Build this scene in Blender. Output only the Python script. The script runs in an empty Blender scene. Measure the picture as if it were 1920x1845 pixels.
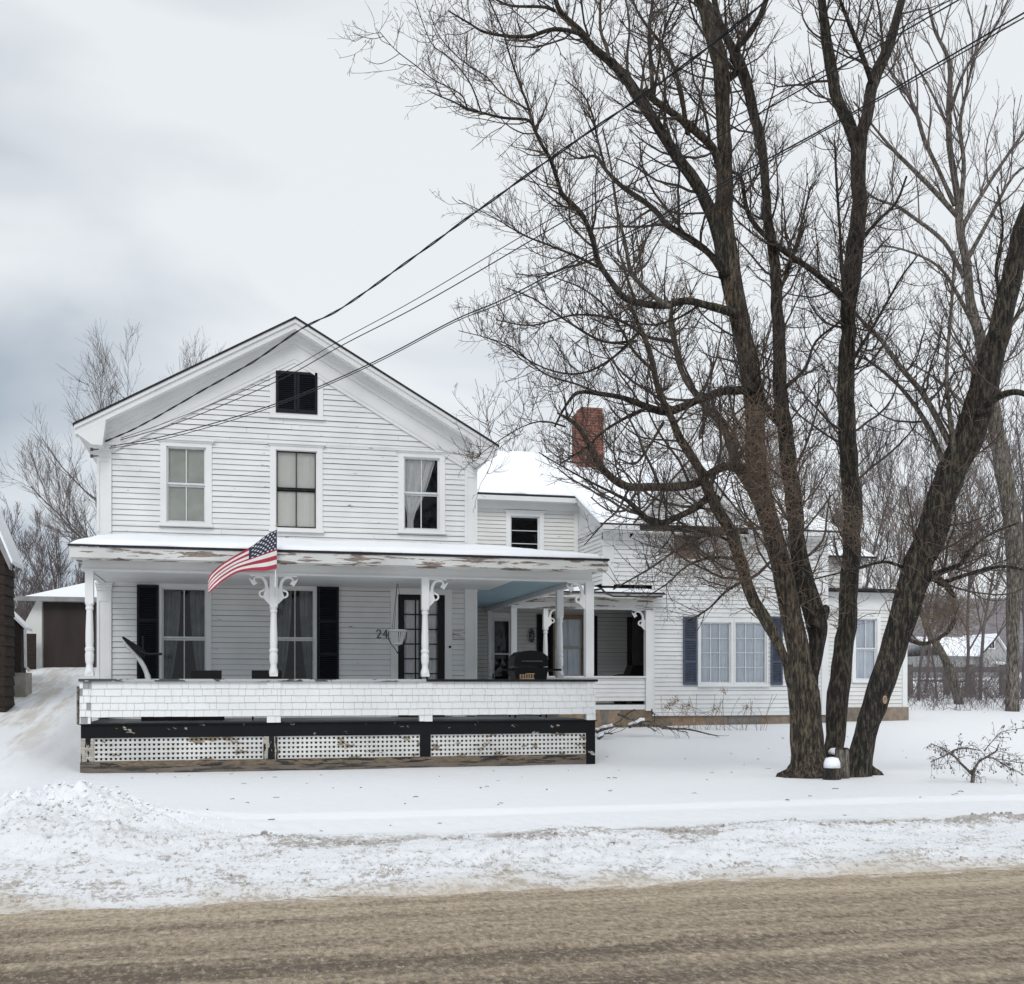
import bpy, math, random
import numpy as np
from mathutils import Vector, noise
R = math.radians
S = bpy.context.scene
rng = np.random.default_rng(7)
random.seed(7)

# ------------------------------------------------------------------ camera
TH = R(13.65); FPX = 2100.0; CAMZ = 1.6; HZ = 1283.0
sT, cT = math.sin(TH), math.cos(TH)
cd = bpy.data.cameras.new('camera'); cam = bpy.data.objects.new('camera', cd)
S.collection.objects.link(cam); S.camera = cam
cd.sensor_width = 36; cd.lens = 36*FPX/1920; cd.shift_y = (HZ-922.5)/1920
cd.clip_end = 3000; cd.clip_start = 0.1
cam.location = (0, 0, CAMZ); cam.rotation_euler = (R(90), 0, -TH)
# ------------------------------------------------------------------ sky
W = bpy.data.worlds.new('World'); S.world = W; W.use_nodes = True
n = W.node_tree.nodes; l = W.node_tree.links; n.clear()
SUN_EL, SUN_AZ = R(43), R(202)
out = n.new('ShaderNodeOutputWorld'); bg = n.new('ShaderNodeBackground')
sky = n.new('ShaderNodeTexSky'); sky.sky_type = 'NISHITA'; sky.sun_disc = False
sky.sun_elevation = SUN_EL; sky.sun_rotation = SUN_AZ
bs = n.new('ShaderNodeMixRGB'); bs.blend_type = 'MULTIPLY'; bs.inputs[0].default_value = 1; bs.inputs[2].default_value = (.09, .09, .09, 1)
l.new(sky.outputs[0], bs.inputs[1])
tc = n.new('ShaderNodeTexCoord'); mp = n.new('ShaderNodeMapping'); mp.inputs['Scale'].default_value = (1, 1, 2.4)
mp.inputs['Location'].default_value = (3.1, 1.7, .4)
l.new(tc.outputs['Generated'], mp.inputs[0])
nz = n.new('ShaderNodeTexNoise'); nz.inputs['Scale'].default_value = 2.9; nz.inputs['Detail'].default_value = 5; nz.inputs['Roughness'].default_value = .45; nz.inputs['Distortion'].default_value = .3
l.new(mp.outputs[0], nz.inputs['Vector'])
dot = n.new('ShaderNodeVectorMath'); dot.operation = 'DOT_PRODUCT'; dot.inputs[1].default_value = (.75, .35, .62)
l.new(tc.outputs['Generated'], dot.inputs[0])
ma = n.new('ShaderNodeMath'); ma.operation = 'MULTIPLY_ADD'; ma.inputs[1].default_value = .80; ma.inputs[2].default_value = -.25
l.new(dot.outputs['Value'], ma.inputs[0])
ad = n.new('ShaderNodeMath'); ad.operation = 'ADD'; l.new(nz.outputs[0], ad.inputs[0]); l.new(ma.outputs[0], ad.inputs[1])
cr = n.new('ShaderNodeValToRGB'); e = cr.color_ramp.elements
e[0].position = .46; e[0].color = (.42, .475, .54, 1); e[1].position = .80; e[1].color = (.82, .85, .87, 1)
x = cr.color_ramp.elements.new(.60); x.color = (.64, .682, .722, 1)
l.new(ad.outputs[0], cr.inputs[0])
gd = n.new('ShaderNodeVectorMath'); gd.operation = 'DOT_PRODUCT'; gd.inputs[1].default_value = tuple(Vector((-.40, -1.0, 1)).normalized()); l.new(tc.outputs['Generated'], gd.inputs[0])
gm_ = n.new('ShaderNodeMapRange'); gm_.inputs[1].default_value = -.1; gm_.inputs[2].default_value = 1; gm_.inputs[3].default_value = 1.0; gm_.inputs[4].default_value = 1.5; l.new(gd.outputs['Value'], gm_.inputs[0])
vs = n.new('ShaderNodeVectorMath'); vs.operation = 'SCALE'; l.new(cr.outputs[0], vs.inputs[0]); l.new(gm_.outputs[0], vs.inputs['Scale'])
mx = n.new('ShaderNodeMixRGB'); mx.inputs[0].default_value = .9
l.new(bs.outputs[0], mx.inputs[1]); l.new(vs.outputs[0], mx.inputs[2])
l.new(mx.outputs[0], bg.inputs[0]); bg.inputs[1].default_value = 1.0; l.new(bg.outputs[0], out.inputs[0])
sl = bpy.data.lights.new('sun', 'SUN'); so = bpy.data.objects.new('sun', sl); S.collection.objects.link(so)
sl.energy = 1.4; sl.angle = R(25); sl.color = (1, .97, .93)
sd = Vector((-.40, -1.0, 1)).normalized(); so.rotation_euler = sd.to_track_quat('Z', 'Y').to_euler()
S.view_settings.view_transform = 'Standard'; S.view_settings.look = 'None'; S.view_settings.gamma = 1; S.view_settings.exposure = 0.13

# ------------------------------------------------------------------ placing helpers (true 3-D positions on real planes)
def ray(px, py):
    a = (px-960)/FPX; b = (HZ-py)/FPX
    return Vector((sT+a*cT, cT-a*sT, b))            # per metre of depth
def P(px, py, Y):
    r = ray(px, py); d = Y/r.y; return Vector((r.x*d, Y, CAMZ+r.z*d))
def D(px, py, d):
    r = ray(px, py); return Vector((r.x*d, r.y*d, CAMZ+r.z*d))
def rect(pl, pr, pt, pb, Y):
    m = (pt+pb)/2; c = (pl+pr)/2
    return P(pl, m, Y).x, P(pr, m, Y).x, P(c, pb, Y).z, P(c, pt, Y).z

# ------------------------------------------------------------------ materials
def mat(name):
    m = bpy.data.materials.new(name); m.use_nodes = True; t = m.node_tree; b = t.nodes['Principled BSDF']; return m, t.nodes, t.links, b
def ramp(nn, stops):
    r = nn.new('ShaderNodeValToRGB'); els = r.color_ramp.elements
    while len(els) < len(stops): els.new(.5)
    for e_, (p, c) in zip(els, stops): e_.position = p; e_.color = (c[0], c[1], c[2], 1)
    return r
def ntex(nn, ll, scale, detail=4, stretch=(1, 1, 1), rough=.55, coord='Object'):
    t = nn.new('ShaderNodeTexCoord'); mpp = nn.new('ShaderNodeMapping'); mpp.inputs['Scale'].default_value = stretch
    ll.new(t.outputs[coord], mpp.inputs[0]); z = nn.new('ShaderNodeTexNoise'); z.inputs['Scale'].default_value = scale
    z.inputs['Detail'].default_value = detail; z.inputs['Roughness'].default_value = rough
    ll.new(mpp.outputs[0], z.inputs['Vector']); return z
def bump(nn, ll, b, src, strength, dist=.01):
    bp = nn.new('ShaderNodeBump'); bp.inputs['Strength'].default_value = strength; bp.inputs['Distance'].default_value = dist
    ll.new(src, bp.inputs['Height']); ll.new(bp.outputs[0], b.inputs['Normal'])
def simple(name, col, rough=.7, var=.12, scale=6, stretch=(1, 1, 1), bmp=.2, metal=0):
    m, nn, ll, b = mat(name)
    if max(col) < .06: b.inputs['Specular IOR Level'].default_value = .18
    z = ntex(nn, ll, scale, 5, stretch)
    c = np.array(col); r = ramp(nn, [(.3, c*(1-var)), (.7, np.minimum(c*(1+var), .95))]); ll.new(z.outputs[0], r.inputs[0]); ll.new(r.outputs[0], b.inputs['Base Color'])
    b.inputs['Roughness'].default_value = rough; b.inputs['Metallic'].default_value = metal
    if bmp: bump(nn, ll, b, z.outputs[0], bmp, .01)
    return m
def paint(name, col, wood=(.20, .17, .14), wear=.7, scale=2.2, stretch=(1, 1, 7), grime=.10, rough=.55):
    """old paint: broad grime, and flakes down to grey wood where two noises agree"""
    m, nn, ll, b = mat(name); c = np.array(col)
    g = ntex(nn, ll, 1.3, 5); r = ramp(nn, [(.3, c*(1-grime)), (.65, c)]); ll.new(g.outputs[0], r.inputs[0])
    z = ntex(nn, ll, scale, 9, stretch, .62); k = ramp(nn, [(wear, (0, 0, 0)), (wear+.012, (1, 1, 1))]); ll.new(z.outputs[0], k.inputs[0])
    w = ntex(nn, ll, 9, 4, (1, 1, 6)); wr = ramp(nn, [(.3, np.array(wood)*.6), (.7, np.array(wood)*1.5)]); ll.new(w.outputs[0], wr.inputs[0])
    mxx = nn.new('ShaderNodeMixRGB'); ll.new(k.outputs[0], mxx.inputs[0]); ll.new(r.outputs[0], mxx.inputs[1]); ll.new(wr.outputs[0], mxx.inputs[2])
    ll.new(mxx.outputs[0], b.inputs['Base Color']); b.inputs['Roughness'].default_value = rough
    inv = nn.new('ShaderNodeMath'); inv.operation = 'SUBTRACT'; inv.inputs[0].default_value = 1; ll.new(k.outputs[0], inv.inputs[1])
    bump(nn, ll, b, inv.outputs[0], .5, .004)
    if max(col) < .06: b.inputs['Specular IOR Level'].default_value = .2
    return m
M = {}
M['siding'] = paint('siding_paint', (.74, .745, .74), wood=(.16, .145, .13), wear=.662, scale=3.1, stretch=(1, 1, 6), grime=.13)
M['siding2'] = paint('wing_siding_paint', (.72, .72, .69), wear=.70, grime=.12)
M['trim'] = paint('trim_paint', (.77, .775, .77), wear=.76, stretch=(1, 1, 3))
M['rake'] = paint('rake_paint', (.73, .735, .73), wood=(.2, .18, .16), wear=.735, stretch=(1, 1, 3))
M['peel'] = paint('peeling_fascia', (.66, .66, .64), wood=(.20, .16, .135), wear=.535, scale=1.5, stretch=(1, 1, 9), grime=.2)
M['shingle'] = paint('shingle_paint', (.76, .765, .76), wood=(.4, .38, .35), wear=.70, scale=3, stretch=(1, 1, 2))
M['railcap'] = paint('rail_cap_paint', (.42, .42, .42), wood=(.05, .05, .05), wear=.52, scale=2, stretch=(1, 1, 4))
M['black'] = paint('black_board_paint', (.009, .0095, .011), wood=(.34, .31, .27), wear=.625, scale=3.4, stretch=(1, 1, 2.2), grime=.3, rough=.8)
M['postpeel'] = paint('peeling_post', (.014, .0145, .016), wood=(.36, .33, .29), wear=.50, scale=3.2, stretch=(3.2, 1, .55), grime=.3, rough=.8)
M['skirt'] = paint('skirt_board_paint', (.035, .033, .032), wood=(.15, .115, .08), wear=.47, scale=2, stretch=(1, 1, 8), grime=.3)
M['sill'] = paint('bare_sill_board', (.16, .13, .10), wood=(.03, .028, .026), wear=.535, scale=2.5, stretch=(.7, 1, 9), grime=.4)
M['lattice'] = paint('lattice_paint', (.70, .69, .66), wood=(.25, .2, .14), wear=.57, scale=2.2, stretch=(1, 1, 2), grime=.3)
M['floor'] = paint('porch_floor_paint', (.22, .23, .24), wear=.62, grime=.3)
M['bluec'] = paint('blue_ceiling_paint', (.36, .50, .58), wear=.8)
M['gap'] = simple('gap_shade', (.09, .09, .09), .9)  # dark colour paints shade into the gaps between the clapboards
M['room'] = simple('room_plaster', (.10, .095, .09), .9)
M['shutter'] = simple('black_shutter', (.008, .010, .016), .5, .3, 9)
M['bshutter'] = simple('blue_shutter', (.058, .072, .108), .55, .25, 9)
M['sash_w'] = simple('white_sash', (.62, .64, .65), .5, .08, 9)
M['sash_k'] = simple('black_sash', (.012, .012, .013), .4, .1)
M['board'] = paint('boarded_window', (.22, .15, .12), wood=(.10, .08, .07), wear=.55, scale=4)
M['shade'] = simple('window_shade', (.62, .64, .58), .9, .12, 3)
M['cream'] = simple('cream_curtain', (.95, .94, .86), .9, .04, 4)
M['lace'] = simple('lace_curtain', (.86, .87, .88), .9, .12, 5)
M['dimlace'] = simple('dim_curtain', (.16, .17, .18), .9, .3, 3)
M['sheer'] = simple('sheer_curtain', (.80, .85, .92), .9, .06, 4)
M['iron'] = simple('black_iron', (.012, .012, .013), .45, .2)
M['grillm'] = simple('grill_enamel', (.008, .008, .009), .35, .2)
M['plastic'] = simple('white_plastic', (.68, .68, .68), .5, .08)
M['brownm'] = simple('brown_door', (.042, .033, .030), .6, .2, 3, (1, 1, .2))
M['brownw'] = simple('brown_shingle', (.035, .026, .022), .8, .35, 7, (1, 1, 4))
M['greyw'] = simple('grey_boards', (.28, .28, .28), .8, .2, 5)
M['roofk'] = simple('asphalt_roofing', (.028, .028, .032), .9, .3, 20)
M['concrete'] = simple('concrete', (.36, .33, .29), .9, .25, 4, bmp=.5)
M['wire'] = simple('cable_jacket', (.02, .02, .022), .6, .1)
M['tan'] = simple('weathered_slats', (.35, .24, .15), .8, .2)
M['chainm'] = simple('dull_metal', (.12, .12, .12), .5, .2, metal=.6)
M['far_wall'] = simple('far_house_paint', (.34, .34, .33), .8, .1)
M['far_wood'] = simple('grey_timber', (.17, .15, .15), .9, .25)
M['glassblack'] = simple('tinted_pane', (.03, .032, .038), .12, .1, bmp=0)
m, nn, ll, b = mat('window_glass')
b_ = nn.new('ShaderNodeBsdfTransparent'); g_ = nn.new('ShaderNodeBsdfGlossy'); g_.inputs['Roughness'].default_value = .02
fr = nn.new('ShaderNodeFresnel'); fr.inputs[0].default_value = 1.5; ms = nn.new('ShaderNodeMixShader'); b_.inputs[0].default_value = (1, 1, 1, 1)
wv = ntex(nn, ll, 3.0, 2); bpn = nn.new('ShaderNodeBump'); bpn.inputs['Strength'].default_value = .12; bpn.inputs['Distance'].default_value = .05
ll.new(wv.outputs[0], bpn.inputs['Height']); ll.new(bpn.outputs[0], g_.inputs['Normal'])
ll.new(fr.outputs[0], ms.inputs[0]); ll.new(b_.outputs[0], ms.inputs[1]); ll.new(g_.outputs[0], ms.inputs[2])
ll.new(ms.outputs[0], nn['Material Output'].inputs['Surface']); M['glass'] = m
# brick
m, nn, ll, b = mat('chimney_brick')
t = nn.new('ShaderNodeTexCoord'); sx = nn.new('ShaderNodeSeparateXYZ'); ll.new(t.outputs['Object'], sx.inputs[0])
aa = nn.new('ShaderNodeMath'); aa.operation = 'ADD'; ll.new(sx.outputs[0], aa.inputs[0]); ll.new(sx.outputs[1], aa.inputs[1])
cx = nn.new('ShaderNodeCombineXYZ'); ll.new(aa.outputs[0], cx.inputs[0]); ll.new(sx.outputs[2], cx.inputs[1])
bt = nn.new('ShaderNodeTexBrick'); bt.inputs['Scale'].default_value = 1; bt.inputs['Brick Width'].default_value = .22; bt.inputs['Row Height'].default_value = .075
bt.inputs['Mortar Size'].default_value = .008; bt.inputs['Color1'].default_value = (.27, .080, .048, 1); bt.inputs['Color2'].default_value = (.17, .052, .034, 1); bt.inputs['Mortar'].default_value = (.25, .18, .15, 1)
ll.new(cx.outputs[0], bt.inputs['Vector']); gz = ntex(nn, ll, 5, 5); gr = ramp(nn, [(.35, (.45, .42, .4)), (.6, (1, 1, 1))]); ll.new(gz.outputs[0], gr.inputs[0])
mm = nn.new('ShaderNodeMixRGB'); mm.blend_type = 'MULTIPLY'; mm.inputs[0].default_value = .8; ll.new(bt.outputs[0], mm.inputs[1]); ll.new(gr.outputs[0], mm.inputs[2])
ll.new(mm.outputs[0], b.inputs['Base Color']); b.inputs['Roughness'].default_value = .9; bump(nn, ll, b, bt.outputs['Fac'], -.4, .01); M['brick'] = m
# stone foundation
m, nn, ll, b = mat('foundation_stone')
t = nn.new('ShaderNodeTexCoord'); mp_ = nn.new('ShaderNodeMapping'); mp_.inputs['Scale'].default_value = (1.1, 1, .3); ll.new(t.outputs['Object'], mp_.inputs[0])
vo = nn.new('ShaderNodeTexVoronoi'); vo.inputs['Scale'].default_value = 1.0; ll.new(mp_.outputs[0], vo.inputs['Vector'])
vr = ramp(nn, [(.1, (.20, .15, .10)), (.45, (.17, .16, .15)), (.8, (.29, .21, .14))]); sp = nn.new('ShaderNodeSeparateColor'); ll.new(vo.outputs['Color'], sp.inputs[0]); ll.new(sp.outputs[0], vr.inputs[0])
gz = ntex(nn, ll, 7, 7); mm = nn.new('ShaderNodeMixRGB'); mm.blend_type = 'OVERLAY'; mm.inputs[0].default_value = .7; ll.new(vr.outputs[0], mm.inputs[1]); ll.new(gz.outputs[0], mm.inputs[2])
ll.new(mm.outputs[0], b.inputs['Base Color']); b.inputs['Roughness'].default_value = .95; bump(nn, ll, b, gz.outputs[0], .7, .03); M['stone'] = m
# bark
def bark(name, c0, c1, moss=(.12, .11, .07)):
    m, nn, ll, b = mat(name)
    z = ntex(nn, ll, 24, 9, (1, 1, .20), .78); z2 = ntex(nn, ll, 1.2, 3)
    r = ramp(nn, [(.41, np.array(c0)*.2), (.50, c0), (.57, c1), (.68, np.array(c1)*1.7)]); ll.new(z.outputs[0], r.inputs[0])
    r2 = ramp(nn, [(.45, (1, 1, 1)), (.62, np.array(moss)/np.array(c1)*1.0)]); ll.new(z2.outputs[0], r2.inputs[0])
    mm = nn.new('ShaderNodeMixRGB'); mm.blend_type = 'MULTIPLY'; mm.inputs[0].default_value = .5; ll.new(r.outputs[0], mm.inputs[1]); ll.new(r2.outputs[0], mm.inputs[2])
    ll.new(mm.outputs[0], b.inputs['Base Color']); b.inputs['Roughness'].default_value = .95; bump(nn, ll, b, z.outputs[0], 1.0, .05); return m
M['bark'] = bark('furrowed_bark', (.050, .038, .028), (.145, .112, .078))
M['barkdark'] = bark('dark_bark', (.022, .018, .015), (.085, .066, .048))
M['barkpale'] = bark('pale_bark', (.13, .11, .095), (.24, .21, .18))
M['twig'] = simple('twig_bark', (.066, .051, .044), .9, .3, 3, bmp=0)
M['sprout'] = simple('sprout_bark', (.185, .135, .098), .9, .3, 3, bmp=0)
M['fartwig'] = simple('far_twig_bark', (.13, .108, .105), .9, .25, 1, bmp=0)
M['redtwig'] = simple('reddish_twig_bark', (.19, .155, .14), .9, .25, 1, bmp=0)
M['cutwood'] = simple('cut_wood', (.36, .27, .18), .9, .25, 8)
M['deadleaf'] = simple('dead_leaf', (.30, .17, .09), .9, .3, 8)
M['red'] = simple('flag_red', (.36, .030, .055), .8, .1, 8); M['fw'] = simple('flag_white', (.72, .70, .68), .8, .05, 8); M['navy'] = simple('flag_navy', (.018, .026, .06), .8, .1, 8)
# snow on roofs
m, nn, ll, b = mat('roof_snow'); b.inputs['Base Color'].default_value = (.86, .875, .9, 1); b.inputs['Roughness'].default_value = .6; z = ntex(nn, ll, 2.2, 5); bump(nn, ll, b, z.outputs[0], .35, .04); M['snow'] = m
# ground snow: clean yard, gritty plowed strip by the road, sandy drive at left
m, nn, ll, b = mat('ground_snow')
t = nn.new('ShaderNodeTexCoord'); sx = nn.new('ShaderNodeSeparateXYZ'); ll.new(t.outputs['Object'], sx.inputs[0])
def mrange(src, a0, a1, b0=0, b1=1):
    q = nn.new('ShaderNodeMapRange'); q.inputs[1].default_value = a0; q.inputs[2].default_value = a1; q.inputs[3].default_value = b0; q.inputs[4].default_value = b1
    q.interpolation_type = 'SMOOTHSTEP'; ll.new(src, q.inputs[0]); return q.outputs[0]
def mth(op, a, bb):
    q = nn.new('ShaderNodeMath'); q.operation = op; q.use_clamp = False
    for i, v in enumerate((a, bb)):
        if isinstance(v, (int, float)): q.inputs[i].default_value = v
        else: ll.new(v, q.inputs[i])
    return q.outputs[0]
wob = ntex(nn, ll, .8, 4); yw = mth('ADD', sx.outputs[1], mth('MULTIPLY', mth('SUBTRACT', wob.outputs[0], .5), 1.6))
strip = mth('SUBTRACT', 1.0, mrange(yw, 10.6, 11.6))
edge = mth('SUBTRACT', 1.0, mrange(yw, 8.35, 9.5))
crest = mth('MULTIPLY', mth('MULTIPLY', mrange(yw, 10.0, 10.5), mrange(sx.outputs[0], -1.2, 1.0, .15, 1)), mth('SUBTRACT', 1.0, mrange(yw, 10.7, 11.3)))
grit = ntex(nn, ll, 17, 6, (1.2, .8, 1), .8); grit2 = ntex(nn, ll, 4.5, 6, (.6, 1, 1), .65)
gthr = mth('SUBTRACT', .588, mth('ADD', mth('MULTIPLY', crest, .10), mth('MULTIPLY', edge, .05)))
spk = mrange(mth('SUBTRACT', mth('ADD', mth('MULTIPLY', grit.outputs[0], .62), mth('MULTIPLY', grit2.outputs[0], .38)), gthr), -.07, .01)
# clamp range is 0..1
dirtf = mth('MULTIPLY', mth('MULTIPLY', spk, strip), mrange(mth('ADD', sx.outputs[0], mth('MULTIPLY', mth('SUBTRACT', 10.6, sx.outputs[1]), 1.2)), -1.5, .2, .35, 1))
drv = mth('MULTIPLY', mth('SUBTRACT', 1.0, mrange(sx.outputs[0], -4.0, -2.9)), mrange(sx.outputs[1], 17.5, 21))
trk = ntex(nn, ll, 1.3, 7, (2.2, .20, 1), .68); drf = mth('MULTIPLY', drv, mrange(trk.outputs[0], .43, .60))
rare = ntex(nn, ll, 9, 3); rr = mrange(rare.outputs[0], .76, .80)
c1 = nn.new('ShaderNodeMixRGB'); c1.inputs[1].default_value = (.79, .80, .815, 1); c1.inputs[2].default_value = (.33, .29, .245, 1); ll.new(mth('MULTIPLY', dirtf, .85), c1.inputs[0])
cE = nn.new('ShaderNodeMixRGB'); cE.inputs[2].default_value = (.52, .44, .34, 1); ll.new(c1.outputs[0], cE.inputs[1])
ll.new(mth('MULTIPLY', mth('SUBTRACT', 1.0, mrange(yw, 8.2, 9.0)), .75), cE.inputs[0])
c2 = nn.new('ShaderNodeMixRGB'); c2.inputs[2].default_value = (.52, .46, .385, 1); ll.new(cE.outputs[0], c2.inputs[1]); ll.new(mth('MULTIPLY', drf, .75), c2.inputs[0])
c3 = nn.new('ShaderNodeMixRGB'); c3.inputs[2].default_value = (.25, .2, .16, 1); ll.new(c2.outputs[0], c3.inputs[1]); ll.new(mth('MULTIPLY', rr, .5), c3.inputs[0])
ll.new(c3.outputs[0], b.inputs['Base Color']); b.inputs['Roughness'].default_value = .7
hh = mth('ADD', mth('MULTIPLY', mth('MULTIPLY', grit.outputs[0], .8), mth('ADD', strip, .05)), mth('MULTIPLY', grit2.outputs[0], .6))
bump(nn, ll, b, hh, .55, .05); M['gsnow'] = m
# road: sand over packed snow, drawn out along the travel direction
m, nn, ll, b = mat('sanded_road')
z1 = ntex(nn, ll, 1.7, 5, (.06, 1.5, 1), .55); z2 = ntex(nn, ll, 15, 5, (1.5, .8, 1), .8); z3 = ntex(nn, ll, 5, 8, (.5, 1.5, 1), .72)
t = nn.new('ShaderNodeTexCoord'); sx = nn.new('ShaderNodeSeparateXYZ'); ll.new(t.outputs['Object'], sx.inputs[0])
near = mrange(sx.outputs[1], 8.0, 6.2)
v = mth('ADD', mth('MULTIPLY', z1.outputs[0], .46), mth('ADD', mth('MULTIPLY', z2.outputs[0], .62), mth('MULTIPLY', z3.outputs[0], .28)))
v = mth('SUBTRACT', v, mth('MULTIPLY', near, .085))
r = ramp(nn, [(.53, (.115, .086, .060)), (.62, (.27, .212, .148)), (.70, (.41, .33, .235)), (.82, (.60, .50, .38))]); ll.new(v, r.inputs[0])
snw = ntex(nn, ll, 6, 7, (.5, 1.2, 1), .75); sn_ = mrange(mth('ADD', snw.outputs[0], mth('MULTIPLY', mth('SUBTRACT', sx.outputs[1], 8.45), .55)), .50, .60)
rm = nn.new('ShaderNodeMixRGB'); rm.inputs[2].default_value = (.74, .72, .69, 1); ll.new(r.outputs[0], rm.inputs[1]); ll.new(mth('MULTIPLY', sn_, mrange(sx.outputs[1], 7.6, 8.1)), rm.inputs[0])
g5 = ntex(nn, ll, 21, 3, (1.3, .75, 1), .6); dk = mrange(g5.outputs[0], .585, .64); lt = mrange(g5.outputs[0], .41, .36)
rd_ = nn.new('ShaderNodeMixRGB'); rd_.inputs[2].default_value = (.13, .10, .07, 1); ll.new(rm.outputs[0], rd_.inputs[1]); ll.new(mth('MULTIPLY', dk, .5), rd_.inputs[0])
rl_ = nn.new('ShaderNodeMixRGB'); rl_.inputs[2].default_value = (.72, .65, .54, 1); ll.new(rd_.outputs[0], rl_.inputs[1]); ll.new(mth('MULTIPLY', lt, .28), rl_.inputs[0])
ll.new(rl_.outputs[0], b.inputs['Base Color']); b.inputs['Roughness'].default_value = .8; bump(nn, ll, b, v, .9, .05); M['road'] = m
m, nn, ll, b = mat('wooded_hill'); z = ntex(nn, ll, .35, 8, (1, 1, .35), .75); r = ramp(nn, [(.35, (.11, .10, .105)), (.55, (.19, .175, .18)), (.72, (.36, .36, .38))]); ll.new(z.outputs[0], r.inputs[0]); ll.new(r.outputs[0], b.inputs['Base Color']); b.inputs['Roughness'].default_value = 1; M['hill'] = m

# ------------------------------------------------------------------ object helpers
LOC = {}
col = S.collection
def thing(name, label, cat, loc, group=None):
    o = bpy.data.objects.new(name, None); col.objects.link(o); o.location = loc; o.empty_display_size = .2
    o['label'] = label; o['category'] = cat
    if group: o['group'] = group
    LOC[o.name] = Vector(loc); return o
def tag(o, label=None, cat=None, group=None, kind=None):
    for k, v in (('label', label), ('category', cat), ('group', group), ('kind', kind)):
        if v: o[k] = v
    return o
class MB:
    def __init__(s): s.v = []; s.f = []; s.m = []
    def face(s, pts, mi=0):
        k = len(s.v); s.v += [tuple(p) for p in pts]; s.f.append(tuple(range(k, k+len(pts)))); s.m.append(mi)
    def hexa(s, c, mi=0):          # 8 corners: bottom 4 ccw, top 4 ccw
        k = len(s.v); s.v += [tuple(p) for p in c]
        for q in ((3, 2, 1, 0), (4, 5, 6, 7), (0, 1, 5, 4), (1, 2, 6, 5), (2, 3, 7, 6), (3, 0, 4, 7)):
            s.f.append(tuple(k+i for i in q)); s.m.append(mi)
    def box(s, x0, x1, y0, y1, z0, z1, mi=0):
        if x0 > x1: x0, x1 = x1, x0
        if y0 > y1: y0, y1 = y1, y0
        if z0 > z1: z0, z1 = z1, z0
        s.hexa([(x0, y0, z0), (x1, y0, z0), (x1, y1, z0), (x0, y1, z0), (x0, y0, z1), (x1, y0, z1), (x1, y1, z1), (x0, y1, z1)], mi)
    def prism(s, poly, off, mi=0):  # planar polygon pushed along off
        off = Vector(off); a = [Vector(p) for p in poly]; b_ = [p+off for p in a]; k = len(s.v); N = len(a)
        s.v += [tuple(p) for p in a+b_]; s.f.append(tuple(range(k, k+N))); s.m.append(mi)
        s.f.append(tuple(range(k+2*N-1, k+N-1, -1))); s.m.append(mi)
        for i in range(N):
            j = (i+1) % N; s.f.append((k+i, k+N+i, k+N+j, k+j)); s.m.append(mi)
    def slab(s, quad, th, mi=0):    # roof slab: top quad, thickness downwards
        s.prism(quad, (0, 0, -th), mi)
    def lathe(s, c, prof, n=14, mi=0):
        k = len(s.v); c = Vector(c)
        for r_, z in prof:
            for i in range(n): a = 2*math.pi*i/n; s.v.append((c.x+r_*math.cos(a), c.y+r_*math.sin(a), c.z+z))
        for j in range(len(prof)-1):
            for i in range(n):
                i2 = (i+1) % n; s.f.append((k+j*n+i, k+j*n+i2, k+(j+1)*n+i2, k+(j+1)*n+i)); s.m.append(mi)
        s.f.append(tuple(k+i for i in range(n-1, -1, -1))); s.m.append(mi); s.f.append(tuple(k+(len(prof)-1)*n+i for i in range(n))); s.m.append(mi)
    def tube(s, pts, rad, n=8, mi=0, jit=0):
        pts = [Vector(p) for p in pts]
        if not hasattr(rad, '__len__'): rad = [rad]*len(pts)
        k = len(s.v); t = (pts[1]-pts[0]).normalized(); u = t.orthogonal().normalized()
        for i, p in enumerate(pts):
            t = (pts[min(i+1, len(pts)-1)]-pts[max(i-1, 0)]).normalized(); u = (u-t*u.dot(t)).normalized(); w = t.cross(u)
            for q in range(n):
                a = 2*math.pi*q/n; dv = u*math.cos(a)+w*math.sin(a); rr_ = rad[i]
                if jit: rr_ *= 1+jit*noise.noise((p+dv*rad[i])*5.0)+jit*.8*noise.noise(Vector((dv.x*6, dv.y*6, p.z*1.3)))
                s.v.append(tuple(p+dv*rr_))
        for i in range(len(pts)-1):
            for q in range(n):
                q2 = (q+1) % n; s.f.append((k+i*n+q, k+i*n+q2, k+(i+1)*n+q2, k+(i+1)*n+q)); s.m.append(mi)
        s.f.append(tuple(k+q for q in range(n-1, -1, -1))); s.m.append(mi); s.f.append(tuple(k+(len(pts)-1)*n+q for q in range(n))); s.m.append(mi)
    def build(s, name, mats, parent=None, smooth=False, loc=None):
        if not isinstance(mats, (list, tuple)): mats = [mats]
        if parent is not None: off = LOC[parent.name]
        else: off = Vector(loc) if loc is not None else Vector((0, 0, 0))
        me = bpy.data.meshes.new(name); me.from_pydata([(a-off.x, b_-off.y, c-off.z) for a, b_, c in s.v], [], s.f)
        for q in mats: me.materials.append(q if not isinstance(q, str) else M[q])
        me.polygons.foreach_set('material_index', s.m)
        if smooth: me.polygons.foreach_set('use_smooth', [True]*len(s.f))
        me.update(); o = bpy.data.objects.new(name, me); col.objects.link(o)
        if parent is not None: o.parent = parent
        else: o.location = off
        LOC[o.name] = off; return o
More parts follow.
